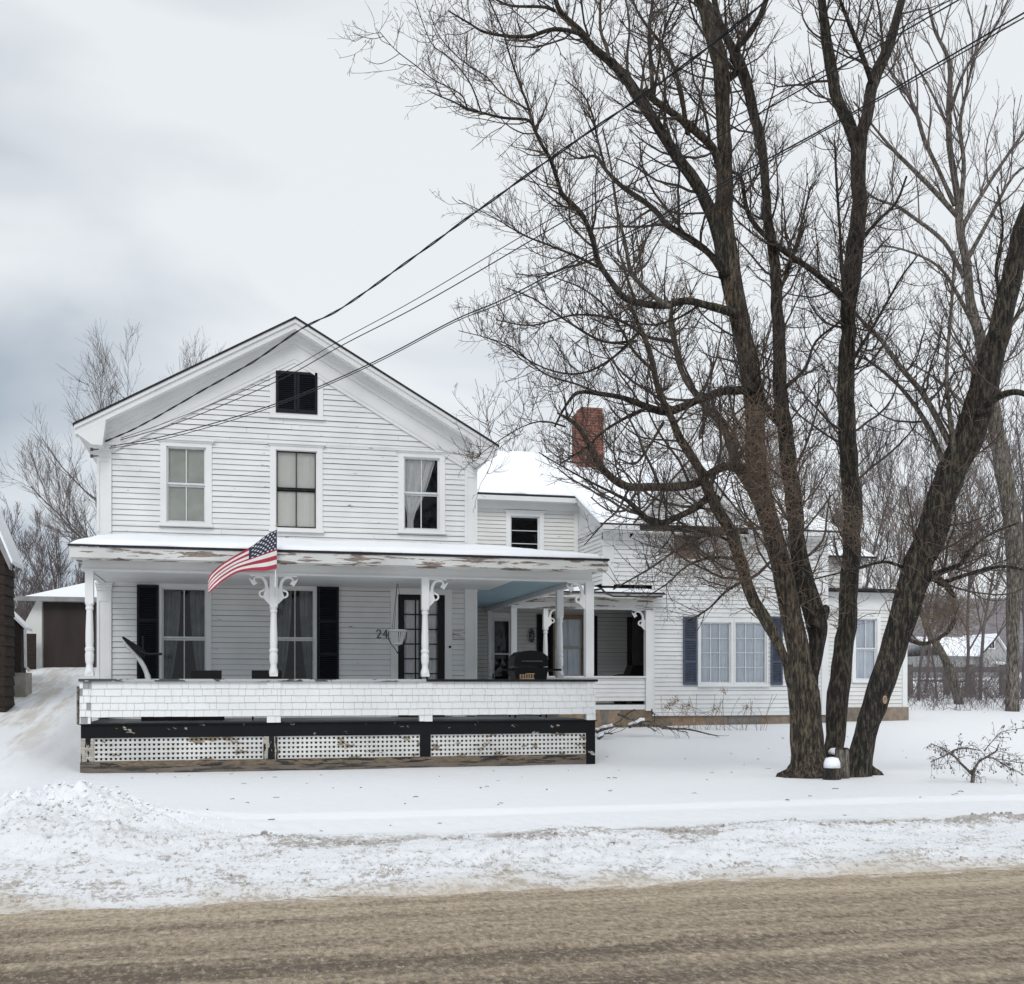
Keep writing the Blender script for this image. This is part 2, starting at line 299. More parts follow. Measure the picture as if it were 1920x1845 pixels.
def npmesh(name, V, F, mats, parent=None, smooth=False, loc=(0, 0, 0), mi=None):
    off = LOC[parent.name] if parent is not None else Vector(loc)
    V = np.asarray(V, dtype=np.float64)-np.array(off); F = np.asarray(F, dtype=np.int64)
    me = bpy.data.meshes.new(name); me.vertices.add(len(V)); me.vertices.foreach_set('co', V.ravel())
    k = F.shape[1]; me.loops.add(F.size); me.loops.foreach_set('vertex_index', F.ravel().astype(np.int32))
    me.polygons.add(len(F)); me.polygons.foreach_set('loop_start', (np.arange(len(F))*k).astype(np.int32)); me.polygons.foreach_set('loop_total', np.full(len(F), k, dtype=np.int32))
    for q in (mats if isinstance(mats, (list, tuple)) else [mats]): me.materials.append(M[q])
    if mi is not None: me.polygons.foreach_set('material_index', np.asarray(mi, dtype=np.int32))
    me.update(calc_edges=True); me.validate()
    if smooth: me.polygons.foreach_set('use_smooth', [True]*len(F))
    o = bpy.data.objects.new(name, me); col.objects.link(o)
    if parent is not None: o.parent = parent
    else: o.location = off
    LOC[o.name] = off; return o
def batch_tubes(paths, rad, sides=3):
    N, K, _ = paths.shape; t = paths[:, -1]-paths[:, 0]; t /= np.linalg.norm(t, axis=1, keepdims=True)+1e-9
    ref = np.where(np.abs(t[:, 2:3]) < .8, np.array([[0, 0, 1.]]), np.array([[1., 0, 0]])); u = np.cross(t, ref); u /= np.linalg.norm(u, axis=1, keepdims=True)+1e-9; w = np.cross(t, u)
    a = np.arange(sides)*2*np.pi/sides
    ringv = u[:, None, None, :]*np.cos(a)[None, None, :, None]+w[:, None, None, :]*np.sin(a)[None, None, :, None]
    V = paths[:, :, None, :]+ringv*rad[:, :, None, None]; V = V.reshape(-1, 3)
    n_ = np.arange(N)[:, None, None]*K*sides; k_ = np.arange(K-1)[None, :, None]*sides; s_ = np.arange(sides)[None, None, :]; s2 = (s_+1) % sides
    F = np.stack([n_+k_+s_, n_+k_+s2, n_+k_+sides+s2, n_+k_+sides+s_], -1).reshape(-1, 4); return V, F
def unit(a): return a/(np.linalg.norm(a, axis=-1, keepdims=True)+1e-9)
def spawn(paths, rad, per_m, lmin, lmax, K, ang=(25, 60), up=.25, bend=.06, wig=.12, rfac=.55, rmin=.003, rtip=.5, t0=.12, rs=None, rscale=1e-6, side=None):
    """children growing from every path: returns their paths and radii"""
    rs = rs or rng; N, K0, _ = paths.shape
    seg = np.linalg.norm(np.diff(paths, axis=1), axis=2).sum(1); cnt = rs.poisson(seg*per_m); 
    idx = np.repeat(np.arange(N), cnt); n_ = len(idx)
    if n_ == 0: return np.zeros((0, K, 3)), np.zeros((0, K))
    t = t0+(1-t0)*rs.random(n_)**.85; f = t*(K0-1); i0 = np.minimum(f.astype(int), K0-2); fr_ = (f-i0)[:, None]
    p = paths[idx, i0]*(1-fr_)+paths[idx, i0+1]*fr_; tg = unit(paths[idx, i0+1]-paths[idx, i0]); r0 = rad[idx, i0]*(1-fr_[:, 0])+rad[idx, i0+1]*fr_[:, 0]
    rnd = rs.normal(size=(n_, 3)); perp = unit(rnd-tg*(rnd*tg).sum(1, keepdims=True)); an = np.radians(rs.uniform(ang[0], ang[1], n_))[:, None]
    d = unit(tg*np.cos(an)+perp*np.sin(an)+np.array([0, 0, up])); L = rs.uniform(lmin, lmax, n_)*(1-.45*t)*np.clip((r0/rscale)**.5, .38, 1.0)
    if side is not None: d = unit(d+np.array(side))
    out_ = np.zeros((n_, K, 3)); out_[:, 0] = p; cur = d
    for k in range(1, K):
        cur = unit(cur+rs.normal(size=(n_, 3))*wig+np.array([0, 0, bend])); out_[:, k] = out_[:, k-1]+cur*(L/(K-1))[:, None]
    rb = np.maximum(np.minimum(r0*rfac, L*.014+.002), rmin); rr_ = rb[:, None]*np.linspace(1, rtip, K)[None, :]; rr_ = np.maximum(rr_, rmin*.8)
    return out_, rr_
def cat(parts):
    V = []; F = []; o = 0
    for v, f in parts: V.append(v); F.append(f+o); o += len(v)
    return np.concatenate(V), np.concatenate(F)
def catmull(pts, step=3):
    pts = [np.array(p, float) for p in pts]; P_ = [2*pts[0]-pts[1]]+pts+[2*pts[-1]-pts[-2]]; o = []
    for i in range(1, len(P_)-2):
        for s_ in range(step):
            t = s_/step; a, b_, c, d = P_[i-1:i+3]
            o.append(.5*((2*b_)+(-a+c)*t+(2*a-5*b_+4*c-d)*t*t+(-a+3*b_-3*c+d)*t**3))
    o.append(pts[-1]); return np.array(o)

# ------------------------------------------------------------------ ground and road
def sm(a, b_, v):
    t = min(1, max(0, (v-a)/(b_-a))); return t*t*(3-2*t)
BY = [-30, 8.3, 8.7, 9.6, 10.4, 10.75, 11.3, 12.5, 12.75, 19.4, 26, 34, 60, 100, 320, 2000]
BZ = [0, -.03, .045, .10, .18, .11, .10, .10, .15, .13, .55, .95, 1.0, 2.1, 6.2, 6.2]
def gz_(x, y):
    z = float(np.interp(y, BY, BZ))
    if y > 17: z += .011*max(0, min(x, 20)-9)*sm(19, 26, y)
    z += .05*math.exp(-((x-8.8)**2+(y-15.7)**2)/6)-.07*math.exp(-((x-8.75)**2/.5+(y-16.05)**2/.35))
    L = 1-sm(-3.7, -2.35, x)
    if y > 16.5: z = z*(1-L)+L*max(z, .15+.112*(min(y, 40)-17.2)) if y > 17.2 else z
    return z
def ground_h(x, y):
    z = gz_(x, y); r = 1-sm(10.7, 11.5, y+.5*noise.noise(Vector((x*.5, 3, 0)))); v = Vector((x, y, 0))
    if y > 8.3:
        q = sm(8.3, 9.2, y)
        z += .035*noise.noise(Vector((x*.9, y*2.5, 7)))*(1-sm(8.6, 9.6, y))+.02*noise.noise(Vector((x*5, y*7, 2)))*(1-sm(8.6, 9.6, y))
        am = max(.15, .55+1.1*noise.noise(Vector((x*.55, y*.9, 4)))); z += q*r*(.06*noise.noise(v*1.2)+am*(.06*noise.noise(Vector((x*2.6, y*4.5, 0)))+.055*abs(noise.noise(v*8))+.04*noise.noise(v*17)))
        z += .025*noise.noise(v*.45)*sm(11, 14, y)+.006*noise.noise(v*3)
        # plowed heap at the drive mouth
        hx, hy = x+1.7, y-11.65; g = math.exp(-(hx*hx)/1.3-(hy*hy)/1.5)*sm(-1.15, -.45, hx)
        z += g*(.44+.14*noise.noise(v*3)+.15*abs(noise.noise(v*7))+.08*noise.noise(v*15))
        # tracked edge of the plowed walk
        if 11.2 < y < 12.6 and x > 0: z += .012*math.sin(x*22)*math.exp(-((y-11.9)/.22)**2)
        if x < -2.9 and y > 18: z += .05*noise.noise(Vector((x*2.2, y*.35, 5)))
    return z
def axis(segs):
    o = []
    for a, b_, s_ in segs: o += list(np.arange(a, b_, s_))
    o.append(segs[-1][1]); return np.array(o)
gx = axis([(-900, -60, 60), (-60, -12, 3), (-12, -5, .25), (-5, 13, .045), (13, 20, .15), (20, 60, 2.5), (60, 900, 60)])
gy = axis([(8.3, 13.2, .045), (13.2, 20, .15), (20, 42, .5), (42, 100, 6), (100, 1500, 100)])
V = np.array([(a, b_, ground_h(a, b_)) for b_ in gy for a in gx]); nx = len(gx)
I = np.arange(len(gy)-1)[:, None]*nx+np.arange(nx-1)[None, :]; F = np.stack([I, I+1, I+nx+1, I+nx], -1).reshape(-1, 4)
tag(npmesh('ground', V, F, 'gsnow', smooth=True), kind='structure')
rx = axis([(-900, -5, 89.5), (-5, 13, .06), (13, 16, .5), (16, 900, 88.4)]); ry = axis([(-8, 5.2, .5), (5.2, 8.72, .03)])
V = np.array([(a, b_, .0+.010*noise.noise(Vector((a*.6, b_*5, 0)))+.008*noise.noise(Vector((a*3, b_*8, 0)))-.012*math.exp(-((b_-6.32)/.05)**2)*(.6+.8*abs(noise.noise(Vector((a*4, 1, 0)))))-.012*math.exp(-((b_-6.55)/.05)**2)*(.6+.8*abs(noise.noise(Vector((a*4, 5, 0)))))+.012*abs(noise.noise(Vector((a*7, b_*14, 3))))*sm(8.2, 6.4, b_)) for b_ in ry for a in rx]); nx = len(rx)
I = np.arange(len(ry)-1)[:, None]*nx+np.arange(nx-1)[None, :]; F = np.stack([I, I+1, I+nx+1, I+nx], -1).reshape(-1, 4)
tag(npmesh('road', V, F, 'road', smooth=True), kind='structure')
b_ = MB(); b_.face([(-900, -600, -.15), (900, -600, -.15), (900, -7.9, -.15), (-900, -7.9, -.15)]); tag(b_.build('verge', 'gsnow'), kind='structure')

# ------------------------------------------------------------------ the farmhouse
YF, YP, YB, YC = 21.8, 19.5, 28.0, 26.0
XL, XR = -2.544, 4.564
house = thing('farmhouse', 'white clapboard farmhouse with a front gable, long porch and red brick chimney', 'house', (1.0, YF, .15))
def clap(mb, O, U, N, ext, z0, z1, ops=(), ex=.102, t=.017, back=.03):
    """lapped boards with open shadow gaps, cut round the openings (slot 0 paint, slot 1 gap)"""
    O, U, N = Vector(O), Vector(U), Vector(N); nc = int(math.ceil((z1-z0)/ex))
    def pt(u, z, w): return O+U*u+N*w+Vector((0, 0, z))
    for k in range(nc):
        zb, zt = z0+k*ex, min(z0+(k+1)*ex, z1); jj = random.uniform(-.003, .003); zs = [zb, zt]
        for o in ops:
            for q in (o[2], o[3]):
                if zb+.004 < q < zt-.004: zs.append(q)
        zs.sort(); s0 = random.uniform(-.002, .003)
        for a, c in zip(zs[:-1], zs[1:]):
            u0, u1 = ext((a+c)/2) if callable(ext) else ext
            if u1-u0 < .02: continue
            iv = [(u0, u1)]
            for o in ops:
                if o[2] < (a+c)/2 < o[3]:
                    nv = []
                    for p, q in iv:
                        if o[1] <= p or o[0] >= q: nv.append((p, q)); continue
                        if o[0] > p: nv.append((p, o[0]))
                        if o[1] < q: nv.append((o[1], q))
                    iv = nv
            pcs = []
            for p, q in iv:
                while q-p > 3.2: w_ = random.uniform(1.1, 3.0); pcs.append((p, p+w_-.003)); p += w_
                pcs.append((p, q))
            for p, q in pcs:
                if a <= zb+.001: jj = random.uniform(-.006, .006); s0 = random.uniform(-.003, .004)
                fa, fc = (a-zb)/ex, (c-zb)/ex; ta, tc_ = t*(1-fa)+.001+s0, t*(1-fc)+.001
                aa_ = a+(.0 if a > zb+.001 else .0055+jj*.5)
                mb.face([pt(p, aa_, ta), pt(q, aa_, ta), pt(q, c, tc_), pt(p, c, tc_)], 0)
                if a <= zb+.001: mb.face([pt(p, aa_, ta), pt(p, aa_+.004, -.012), pt(q, aa_+.004, -.012), pt(q, aa_, ta)], 0)
                mb.face([pt(p, a, -back), pt(q, a, -back), pt(q, c, -back), pt(p, c, -back)], 1)  # dark backing strip, deepens the shade line under each board
WIN = []
def window(R_, Y, cas=.11, style='2', sash='sash_w', curtain='lace', head=.11, cap=True, frame='trim', label=None, sillm=None, name='window', fr=.035, thick=.03):
    """double-hung window facing the street. R_ = glass+sash rectangle"""
    x0, x1, z0, z1 = R_; c = MB()
    c.box(x0-cas, x0, Y-thick, Y+.02, z0-.04, z1+head); c.box(x1, x1+cas, Y-thick, Y+.02, z0-.04, z1+head)
    c.box(x0, x1, Y-thick, Y+.02, z1, z1+head)
    if cap:
        c.box(x0-cas-.05, x1+cas+.05, Y-thick-.045, Y+.01, z1+head, z1+head+.03); c.box(x0-cas-.025, x1+cas+.025, Y-thick-.02, Y+.01, z1+head-.03, z1+head-.001)
    c.box(x0-cas-.02, x1+cas+.02, Y-thick-.04, Y+.02, z0-.085, z0-.041)
    c.box(x0-.001, x0+.015, Y+.02, Y+.10, z0-.04, z1); c.box(x1-.015, x1+.001, Y+.02, Y+.10, z0-.04, z1); c.box(x0, x1, Y+.02, Y+.10, z1-.012, z1+.01); c.box(x0, x1, Y-.02, Y+.10, z0-.04, z0)
    w = c.build(name, frame, house)
    if label: w['label'] = label
    s = MB(); zm = (z0+z1)/2; ys = Y+.028; f = fr
    def bars(a, b2, c0, c1, yy, cols, rows):
        s.box(a, a+f, yy, yy+.03, c0, c1); s.box(b2-f, b2, yy, yy+.03, c0, c1); s.box(a+f, b2-f, yy, yy+.03, c0, c0+f); s.box(a+f, b2-f, yy, yy+.03, c1-f, c1)
        for i in range(1, cols): xx = a+f+(b2-a-2*f)*i/cols; s.box(xx-.009, xx+.009, yy+.002, yy+.028, c0+f, c1-f)
        for i in range(1, rows): zz = c0+f+(c1-c0-2*f)*i/rows; s.box(a+f, b2-f, yy+.004, yy+.026, zz-.009, zz+.009)
    P0 = MB()
    if style == '2':
        bars(x0, x1, zm-.0, z1, ys, 2, 1); bars(x0, x1, z0, zm+.0-.002, ys+.034, 2, 1)
        P0.face([(x0, ys+.015, zm), (x1, ys+.015, zm), (x1, ys+.015, z1), (x0, ys+.015, z1)]); P0.face([(x0, ys+.049, z0), (x1, ys+.049, z0), (x1, ys+.049, zm), (x0, ys+.049, zm)])
    elif style == '3h':
        bars(x0, x1, z0, z1, ys, 1, 3); P0.face([(x0, ys+.015, z0), (x1, ys+.015, z0), (x1, ys+.015, z1), (x0, ys+.015, z1)])
    elif style == '1':
        bars(x0, x1, z0, z1, ys, 1, 1); P0.face([(x0, ys+.015, z0), (x1, ys+.015, z0), (x1, ys+.015, z1), (x0, ys+.015, z1)])
    elif style == '34':
        bars(x0, x1, z0, z1, ys, 3, 4); P0.face([(x0, ys+.015, z0), (x1, ys+.015, z0), (x1, ys+.015, z1), (x0, ys+.015, z1)])
    s.build('sash', sash, w); P0.build('pane', 'glass', w)
    if curtain:
        q = MB(); yc = Y+(.075 if curtain == 'sheer' and style == '34' else .102); nseg = 36; kind = curtain
        def sheet(fx0, fx1, zlo, zhi, amp, fq, ph):
            for i in range(nseg):
                for j in range(8):
                    t0, t1 = i/nseg, (i+1)/nseg; h0, h1 = j/8, (j+1)/8
                    def pp(t, h):
                        xa = fx0(h); xb = fx1(h); xx = xa+(xb-xa)*t
                        return (xx, yc+amp*math.sin(fq*t+ph)*(1.1-.3*h)+.3*amp*math.sin(fq*2.3*t+ph), zlo+(zhi-zlo)*h)
                    q.face([pp(t0, h0), pp(t1, h0), pp(t1, h1), pp(t0, h1)])
        ww = x1-x0
        if kind == 'tied':
            def fx(h): return x0+ww*(.30+.62*max(0, (h-.22)/.78)**.7 if h > .22 else .30-.05*h)
            sheet(lambda h: x0+ww*(.12 if h < .22 else .12-.14*min(1, (h-.22)/.3)), fx, z0, z1, .022, 26, .5); cm = 'lace'
        elif kind == 'halves':
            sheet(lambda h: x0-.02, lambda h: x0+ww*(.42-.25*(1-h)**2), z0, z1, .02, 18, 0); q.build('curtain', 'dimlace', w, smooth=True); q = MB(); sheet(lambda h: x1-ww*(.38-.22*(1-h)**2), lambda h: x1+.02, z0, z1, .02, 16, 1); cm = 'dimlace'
        elif kind == 'shade': sheet(lambda h: x0-.02, lambda h: x1+.02, z0, z1, .004, 5, 0); cm = 'shade'
        elif kind == 'cream': sheet(lambda h: x0-.02, lambda h: x1+.02, z0, z1, .006, 30, 0); cm = 'cream'
        else: sheet(lambda h: x0-.02, lambda h: x1+.02, z0, z1, .016, 34, 0); cm = curtain
        q.build('curtain', cm, w, smooth=True)
    WIN.append((x0-cas, x1+cas, z0-.085, z1+head+(.03 if cap else 0), Y)); return w
def ops(Y): return [(a, b2, c, d) for a, b2, c, d, y in WIN if abs(y-Y) < .01]
def shutter(pl, pr, pt, pb, Y, m_='shutter', mid=True):
    x0, x1, z0, z1 = rect(pl, pr, pt, pb, Y); s = MB(); f = .045; yy = Y-.055
    s.box(x0, x0+f, yy, yy+.035, z0, z1); s.box(x1-f, x1, yy, yy+.035, z0, z1); zs = [z0, z1] if not mid else [z0, z0+(z1-z0)*.34, z0+(z1-z0)*.66, z1]
    s.box(x0+f, x1-f, yy+.001, yy+.034, z0, z0+f*1.4); s.box(x0+f, x1-f, yy+.001, yy+.034, z1-f*1.2, z1)
    for q in zs[1:-1]: s.box(x0+f, x1-f, yy+.001, yy+.034, q-f*.6, q+f*.6)
    k = int((z1-z0)/.04)
    for i in range(1, k):
        z = z0+(z1-z0)*i/k
        s.hexa([(x0+f, yy+.003, z-.016), (x1-f, yy+.003, z-.016), (x1-f, yy+.03, z+.010), (x0+f, yy+.03, z+.010), (x0+f, yy+.003, z-.009), (x1-f, yy+.003, z-.009), (x1-f, yy+.03, z+.017), (x0+f, yy+.03, z+.017)])
    s.box(x0+f, x1-f, yy+.031, yy+.034, z0+f, z1-f)
    return s.build('shutter', m_, house)
# main block openings
w1 = window(rect(312, 386, 838, 979, YF), YF, curtain='shade', label='upper window with drawn pale shade')
w2 = window(rect(517, 594, 845, 990, YF), YF, curtain='cream', sash='sash_k', label='upper window with black sash and cream curtains')
w3 = window(rect(757, 824, 858, 993, YF), YF, curtain='tied', label='upper window with white curtain tied to one side')
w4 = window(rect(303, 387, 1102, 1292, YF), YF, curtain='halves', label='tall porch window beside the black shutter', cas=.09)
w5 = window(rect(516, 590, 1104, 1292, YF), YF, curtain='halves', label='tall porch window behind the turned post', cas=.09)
shutter(257, 298, 1097, 1292, YF); shutter(594, 635, 1100, 1292, YF)
# attic louver
x0, x1, z0, z1 = rect(517, 595, 698, 776, YF); s = MB(); ca = .11
s.box(x0-ca, x0, YF-.03, YF+.02, z0-.05, z1+.25); s.box(x1, x1+ca, YF-.03, YF+.02, z0-.05, z1+.25); s.box(x0, x1, YF-.03, YF+.02, z1, z1+.25); s.box(x0-ca-.03, x1+ca+.03, YF-.06, YF+.02, z0-.10, z0-.051); s.box(x0, x1, YF-.03, YF+.02, z0-.05, z0)
lv = s.build('attic_vent', 'trim', house); WIN.append((x0-ca, x1+ca, z0-.1, z1+.25, YF))
xm = (x0+x1)/2; s = MB()
for a, c in ((x0, xm-.004), (xm+.004, x1)):
    s.box(a, a+.05, YF-.045, YF-.005, z0, z1); s.box(c-.05, c, YF-.045, YF-.005, z0, z1); s.box(a+.05, c-.05, YF-.044, YF-.006, z0, z0+.08); s.box(a+.05, c-.05, YF-.044, YF-.006, z1-.05, z1)
    s.box(a+.05, c-.05, YF-.008, YF-.006, z0+.08, z1-.05)
    for i in range(1, 17):
        z = z0+.08+(z1-z0-.13)*i/17
        s.hexa([(a+.05, YF-.042, z-.016), (c-.05, YF-.042, z-.016), (c-.05, YF-.012, z+.006), (a+.05, YF-.012, z+.006), (a+.05, YF-.042, z-.009), (c-.05, YF-.042, z-.009), (c-.05, YF-.012, z+.013), (a+.05, YF-.012, z+.013)])
s.build('louver', 'shutter', lv)
# front door
x0, x1, z0, z1 = rect(746, 834, 1115, 1352, YF); DZ = .97; s = MB(); ca = .14
s.box(x0-ca, x0, YF-.03, YF+.02, DZ, z1+.26); s.box(x1, x1+ca, YF-.03, YF+.02, DZ, z1+.26); s.box(x0, x1, YF-.03, YF+.02, z1, z1+.26); s.box(x0-ca-.04, x1+ca+.04, YF-.08, YF+.01, z1+.26, z1+.30)
dr = s.build('front_door', 'trim', house, ); WIN.append((x0-ca, x1+ca, DZ-.05, z1+.30, YF))
s = MB(); yy = YF+.02; s.box(x0, x0+.13, yy, yy+.045, DZ, z1); s.box(x1-.13, x1, yy, yy+.045, DZ, z1); s.box(x0+.13, x1-.13, yy, yy+.045, z1-.10, z1); s.box(x0+.13, x1-.13, yy, yy+.045, DZ, DZ+.55)
g0, g1, h0, h1 = x0+.13, x1-.13, DZ+.55, z1-.10
for i in range(1, 3): xx = g0+(g1-g0)*i/3; s.box(xx-.012, xx+.012, yy+.004, yy+.04, h0, h1)
for i in range(1, 6): zz = h0+(h1-h0)*i/6; s.box(g0, g1, yy+.006, yy+.038, zz-.012, zz+.012)
s.build('door_leaf', 'sash_k', dr)
s = MB(); s.face([(g0, yy+.022, h0), (g1, yy+.022, h0), (g1, yy+.022, h1), (g0, yy+.022, h1)]); s.build('pane', 'glass', dr)
s = MB(); N_ = 40
for k in (0, 1):
    for i in range(N_//2):
        a = g0+(g1-g0)*(k*.55+.45*i/(N_//2)); c = g0+(g1-g0)*(k*.55+.45*(i+1)/(N_//2))
        s.face([(a, yy+.14+.015*math.sin(i*1.3), h0), (c, yy+.14+.015*math.sin((i+1)*1.3), h0), (c, yy+.14+.015*math.sin((i+1)*1.3), h1), (a, yy+.14+.015*math.sin(i*1.3), h1)])
s.build('curtain', 'lace', dr, smooth=True)
q = P(843, 1213, YF); s = MB(); s.lathe((0, 0, 0), [(.026, 0), (.026, .015), (.012, .03)], 12); s.v = [(q.x+a, YF-.035-c, q.z+b2) for a, b2, c in s.v]; s.build('doorbell', 'iron', dr)
# roof geometry
PIT = .564; XA = (XL+XR)/2; ZE = 6.30; RX = 3.90; YO = YF-.36; YBK = 33.0; ZA = ZE+RX*PIT
def rz(x, drop=0): return ZA-abs(x-XA)*PIT-drop
# main walls
s = MB(); clap(s, (0, YF, 0), (1, 0, 0), (0, -1, 0), lambda z: (max(XL+.2, XA-(ZA-.72-z)/PIT-.1), min(XR-.2, XA+(ZA-.72-z)/PIT+.1)), .75, ZA-.7, ops(YF))
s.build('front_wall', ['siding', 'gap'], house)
s = MB(); clap(s, (XL, 0, 0), (0, 1, 0), (-1, 0, 0), (YF+.05, YBK), .75, 6.05); clap(s, (XR, 0, 0), (0, 1, 0), (1, 0, 0), (YF+.05, YBK), .75, 6.05)
s.box(XL+.04, XR-.04, YBK-.06, YBK, .5, 6.05); s.prism([(XL, YBK, 6.05), (XR, YBK, 6.05), (XA, YBK, ZA-.15)], (0, -.05, 0)); s.box(XL+.05, XR-.05, YF+.05, YBK-.07, 3.55, 3.6); s.box(XL+.05, XR-.05, YF+.05, YBK-.07, .85, .9)
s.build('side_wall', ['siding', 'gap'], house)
# dark rooms behind the glass (floors above close them)
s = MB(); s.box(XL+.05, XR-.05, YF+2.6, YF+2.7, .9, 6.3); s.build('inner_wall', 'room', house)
# pilasters with panels and capitals
def pilaster(xa, xb, Y, z0, z1, m_='trim', k=1.0):
    s = MB(); s.box(xa, xb, Y-.035, Y+.03, z0, z1-.14)
    f = .045; s.box(xa, xa+f, Y-.05, Y-.036, z0+.1, z1-.28); s.box(xb-f, xb, Y-.05, Y-.036, z0+.1, z1-.28); s.box(xa+f, xb-f, Y-.05, Y-.036, z1-.34, z1-.28)
    s.box(xa-.02*k, xb+.02*k, Y-.06, Y+.03, z1-.14, z1-.09); s.box(xa-.04*k, xb+.04*k, Y-.085, Y+.03, z1-.089, z1-.04); s.box(xa-.06*k, xb+.06*k, Y-.11, Y+.03, z1-.039, z1)
    return s.build('pilaster', m_, house)
pilaster(XL-.01, XL+.245, YF, 4.30, 6.04); pilaster(XR-.235, XR+.01, YF, 4.30, 6.04)
pilaster(XL-.01, XL+.245, YF, .98, 3.47, k=.4); pilaster(XR-.235, XR+.01, YF, .98, 3.56, k=.2)
for a, c in ((XL-.012, XL+.02), (XR-.02, XR+.012)): s = MB(); s.box(a, c, YF-.01, YF+.2, .7, 6.0); s.build('corner_board', 'trim', house)
# rake frieze, crown, soffit, fascia
s = MB()
for sg in (-1, 1):
    def q_(dx, dz): return XA+sg*dx, ZA-dx*PIT-dz
    def board(y0, y1, d0, d1, xe):   # runs along the slope, vertical extents d0..d1 below the roof top
        c = []
        for y in (y0, y1):
            a, za = XA, ZA; bx = XA+sg*xe; zb = ZA-xe*PIT
            c.append([(a, y, za-d1), (bx, y, zb-d1), (bx, y, zb-d0), (a, y, za-d0)])
        s.hexa([c[0][0], c[0][1], c[1][1], c[1][0], c[0][3], c[0][2], c[1][2], c[1][3]])
    board(YF-.045, YF+.01, .33, .76, 3.56)
    board(YF-.085, YF-.046, .30, .40, 3.62)
    board(YF-.055, YF-.046, .66, .69, 3.52)
    board(YO, YO+.035, .045, .21, RX); board(YO-.03, YO-.001, .03, .10, RX+.01)
    board(YO+.036, YF-.05, .17, .20, RX)       # soffit
    board(YF-.13, YF-.086, .20, .31, 3.66)     # bed mould
s.build('rake_trim', 'rake', house)
# boxed eave ends
s = MB()
for sg in (-1, 1):
    tip = (XA+sg*RX, ZE-.03); wl = XA+sg*3.55
    poly = [(tip[0], YO+.002, tip[1]), (tip[0]-sg*.02, YO+.002, tip[1]-.14), (wl+sg*.06, YO+.002, 5.93), (wl-sg*.12, YO+.002, 5.93), (wl-sg*.18, YO+.002, ZE+.1)]
    s.prism(poly, (0, YF-YO+.02, 0)); s.prism([(a, YF+.03, c) for a, _, c in poly[:3]]+[(wl, YF+.03, 5.93), (wl, YF+.03, ZE)], (0, YBK-YF, 0)); s.build('boxed_eave', 'rake', house); s = MB()
s = MB()
for sg in (-1, 1):
    e_ = XA+sg*(RX+.03); s.prism([(XA, YO-.045, ZA+.012), (e_, YO-.045, ZE-.02+.012), (e_, YBK+.2, ZE-.02+.012), (XA, YBK+.2, ZA+.012)] if sg > 0 else [(XA, YBK+.2, ZA+.012), (e_, YBK+.2, ZE-.008), (e_, YO-.045, ZE-.008), (XA, YO-.045, ZA+.012)], (0, 0, -.042))
mr = s.build('main_roof', 'roofk', house)
s = MB()
for sg in (-1, 1):
    e_ = XA+sg*(RX-.15); zz = ZE+.15*PIT+.05; s.prism([(XA, YO+.12, ZA+.05), (e_, YO+.12, zz), (e_, YBK, zz), (XA, YBK, ZA+.05)], (0, 0, -.035))
s.build('snow_cover', 'snow', mr)

# ---- front and side porch
FZ = .96; XPL = P(158, 1270, YP).x; XPR = 6.17
s = MB(); s.box(XPL, XPR, YP+.08, YF, FZ-.05, FZ); s.box(XR+.03, XPR, YF+.001, YB-.05, FZ-.05, FZ); s.build('porch_floor', 'floor', house)
s = MB(); ZC = 3.56
s.box(XR+.25, XPR-.08, YP+.1, YB-.05, ZC, ZC+.02); s.build('porch_ceiling', 'bluec', house)
s = MB(); s.box(XPL+.1, XR+.249, YP+.1, YF-.06, 3.475, 3.5); s.box(XL+.25, XR-.24, YF-.015, YF-.002, 3.46, 3.5); s.build('porch_ceiling', 'rake', house)
s = MB(); bz0, bz1 = 3.46, 3.76
s.box(XPL-.03, XPR+.06, YP-.02, YP+.10, bz0+.04, bz1); s.box(XPL-.045, XPR+.075, YP-.035, YP+.11, bz0, bz0+.039)
s.box(XPL-.03, XPL+.09, YP+.101, YF-.04, bz0, bz1-.02); s.box(XPR-.06, XPR+.06, YP+.111, YB-.04, bz0, bz1-.02)
s.build('porch_beam', 'rake', house)
# cornice (peeling), drip edge, roof, snow
ex0, ex1, ey = P(127, 1022, 19.1).x, P(1143, 1048, 19.1).x, 19.1; ez = 3.83
s = MB()
s.box(ex0+.02, ex1-.02, ey+.02, ey+.06, ez-.19, ez-.02)
s.box(ex0+.05, ex1-.05, ey+.061, YP-.02, ez-.12, ez-.09); s.box(ex0+.05, ex0+.09, ey+.061, YF-.04, ez-.18, ez-.02); s.box(ex1-.09, ex1-.05, ey+.061, YB-.1, ez-.18, ez-.02); s.box(ex1-.3, ex1-.091, YP+.1, YB-.1, ez-.12, ez-.09)
s.box(ex0+.04, ex1-.04, ey+.062, ey+.12, ez-.22, ez-.121)
s.build('porch_fascia', 'peel', house)
def porch_roof_mesh(th, dz, ins, zr=4.28):
    s = MB(); a0, a1, y0 = ex0+ins, ex1-ins, ey+ins; z0 = ez+dz; zt = zr+dz; zs = z0
    # wavy front lip
    s.prism([(a0, y0, z0), (a1, y0, z0), (XR+.05, YF-.02, zt), (a0+.25, YF-.02, zt)], (0, 0, -th))
    s.prism([(a1, y0, z0), (a1, YB-.04, z0), (XR+.05, YB-.04, zt), (XR+.05, YF-.021, zt)], (0, 0, -th)); return s
pr = porch_roof_mesh(.035, .02, 0).build('porch_roof', 'roofk', house)
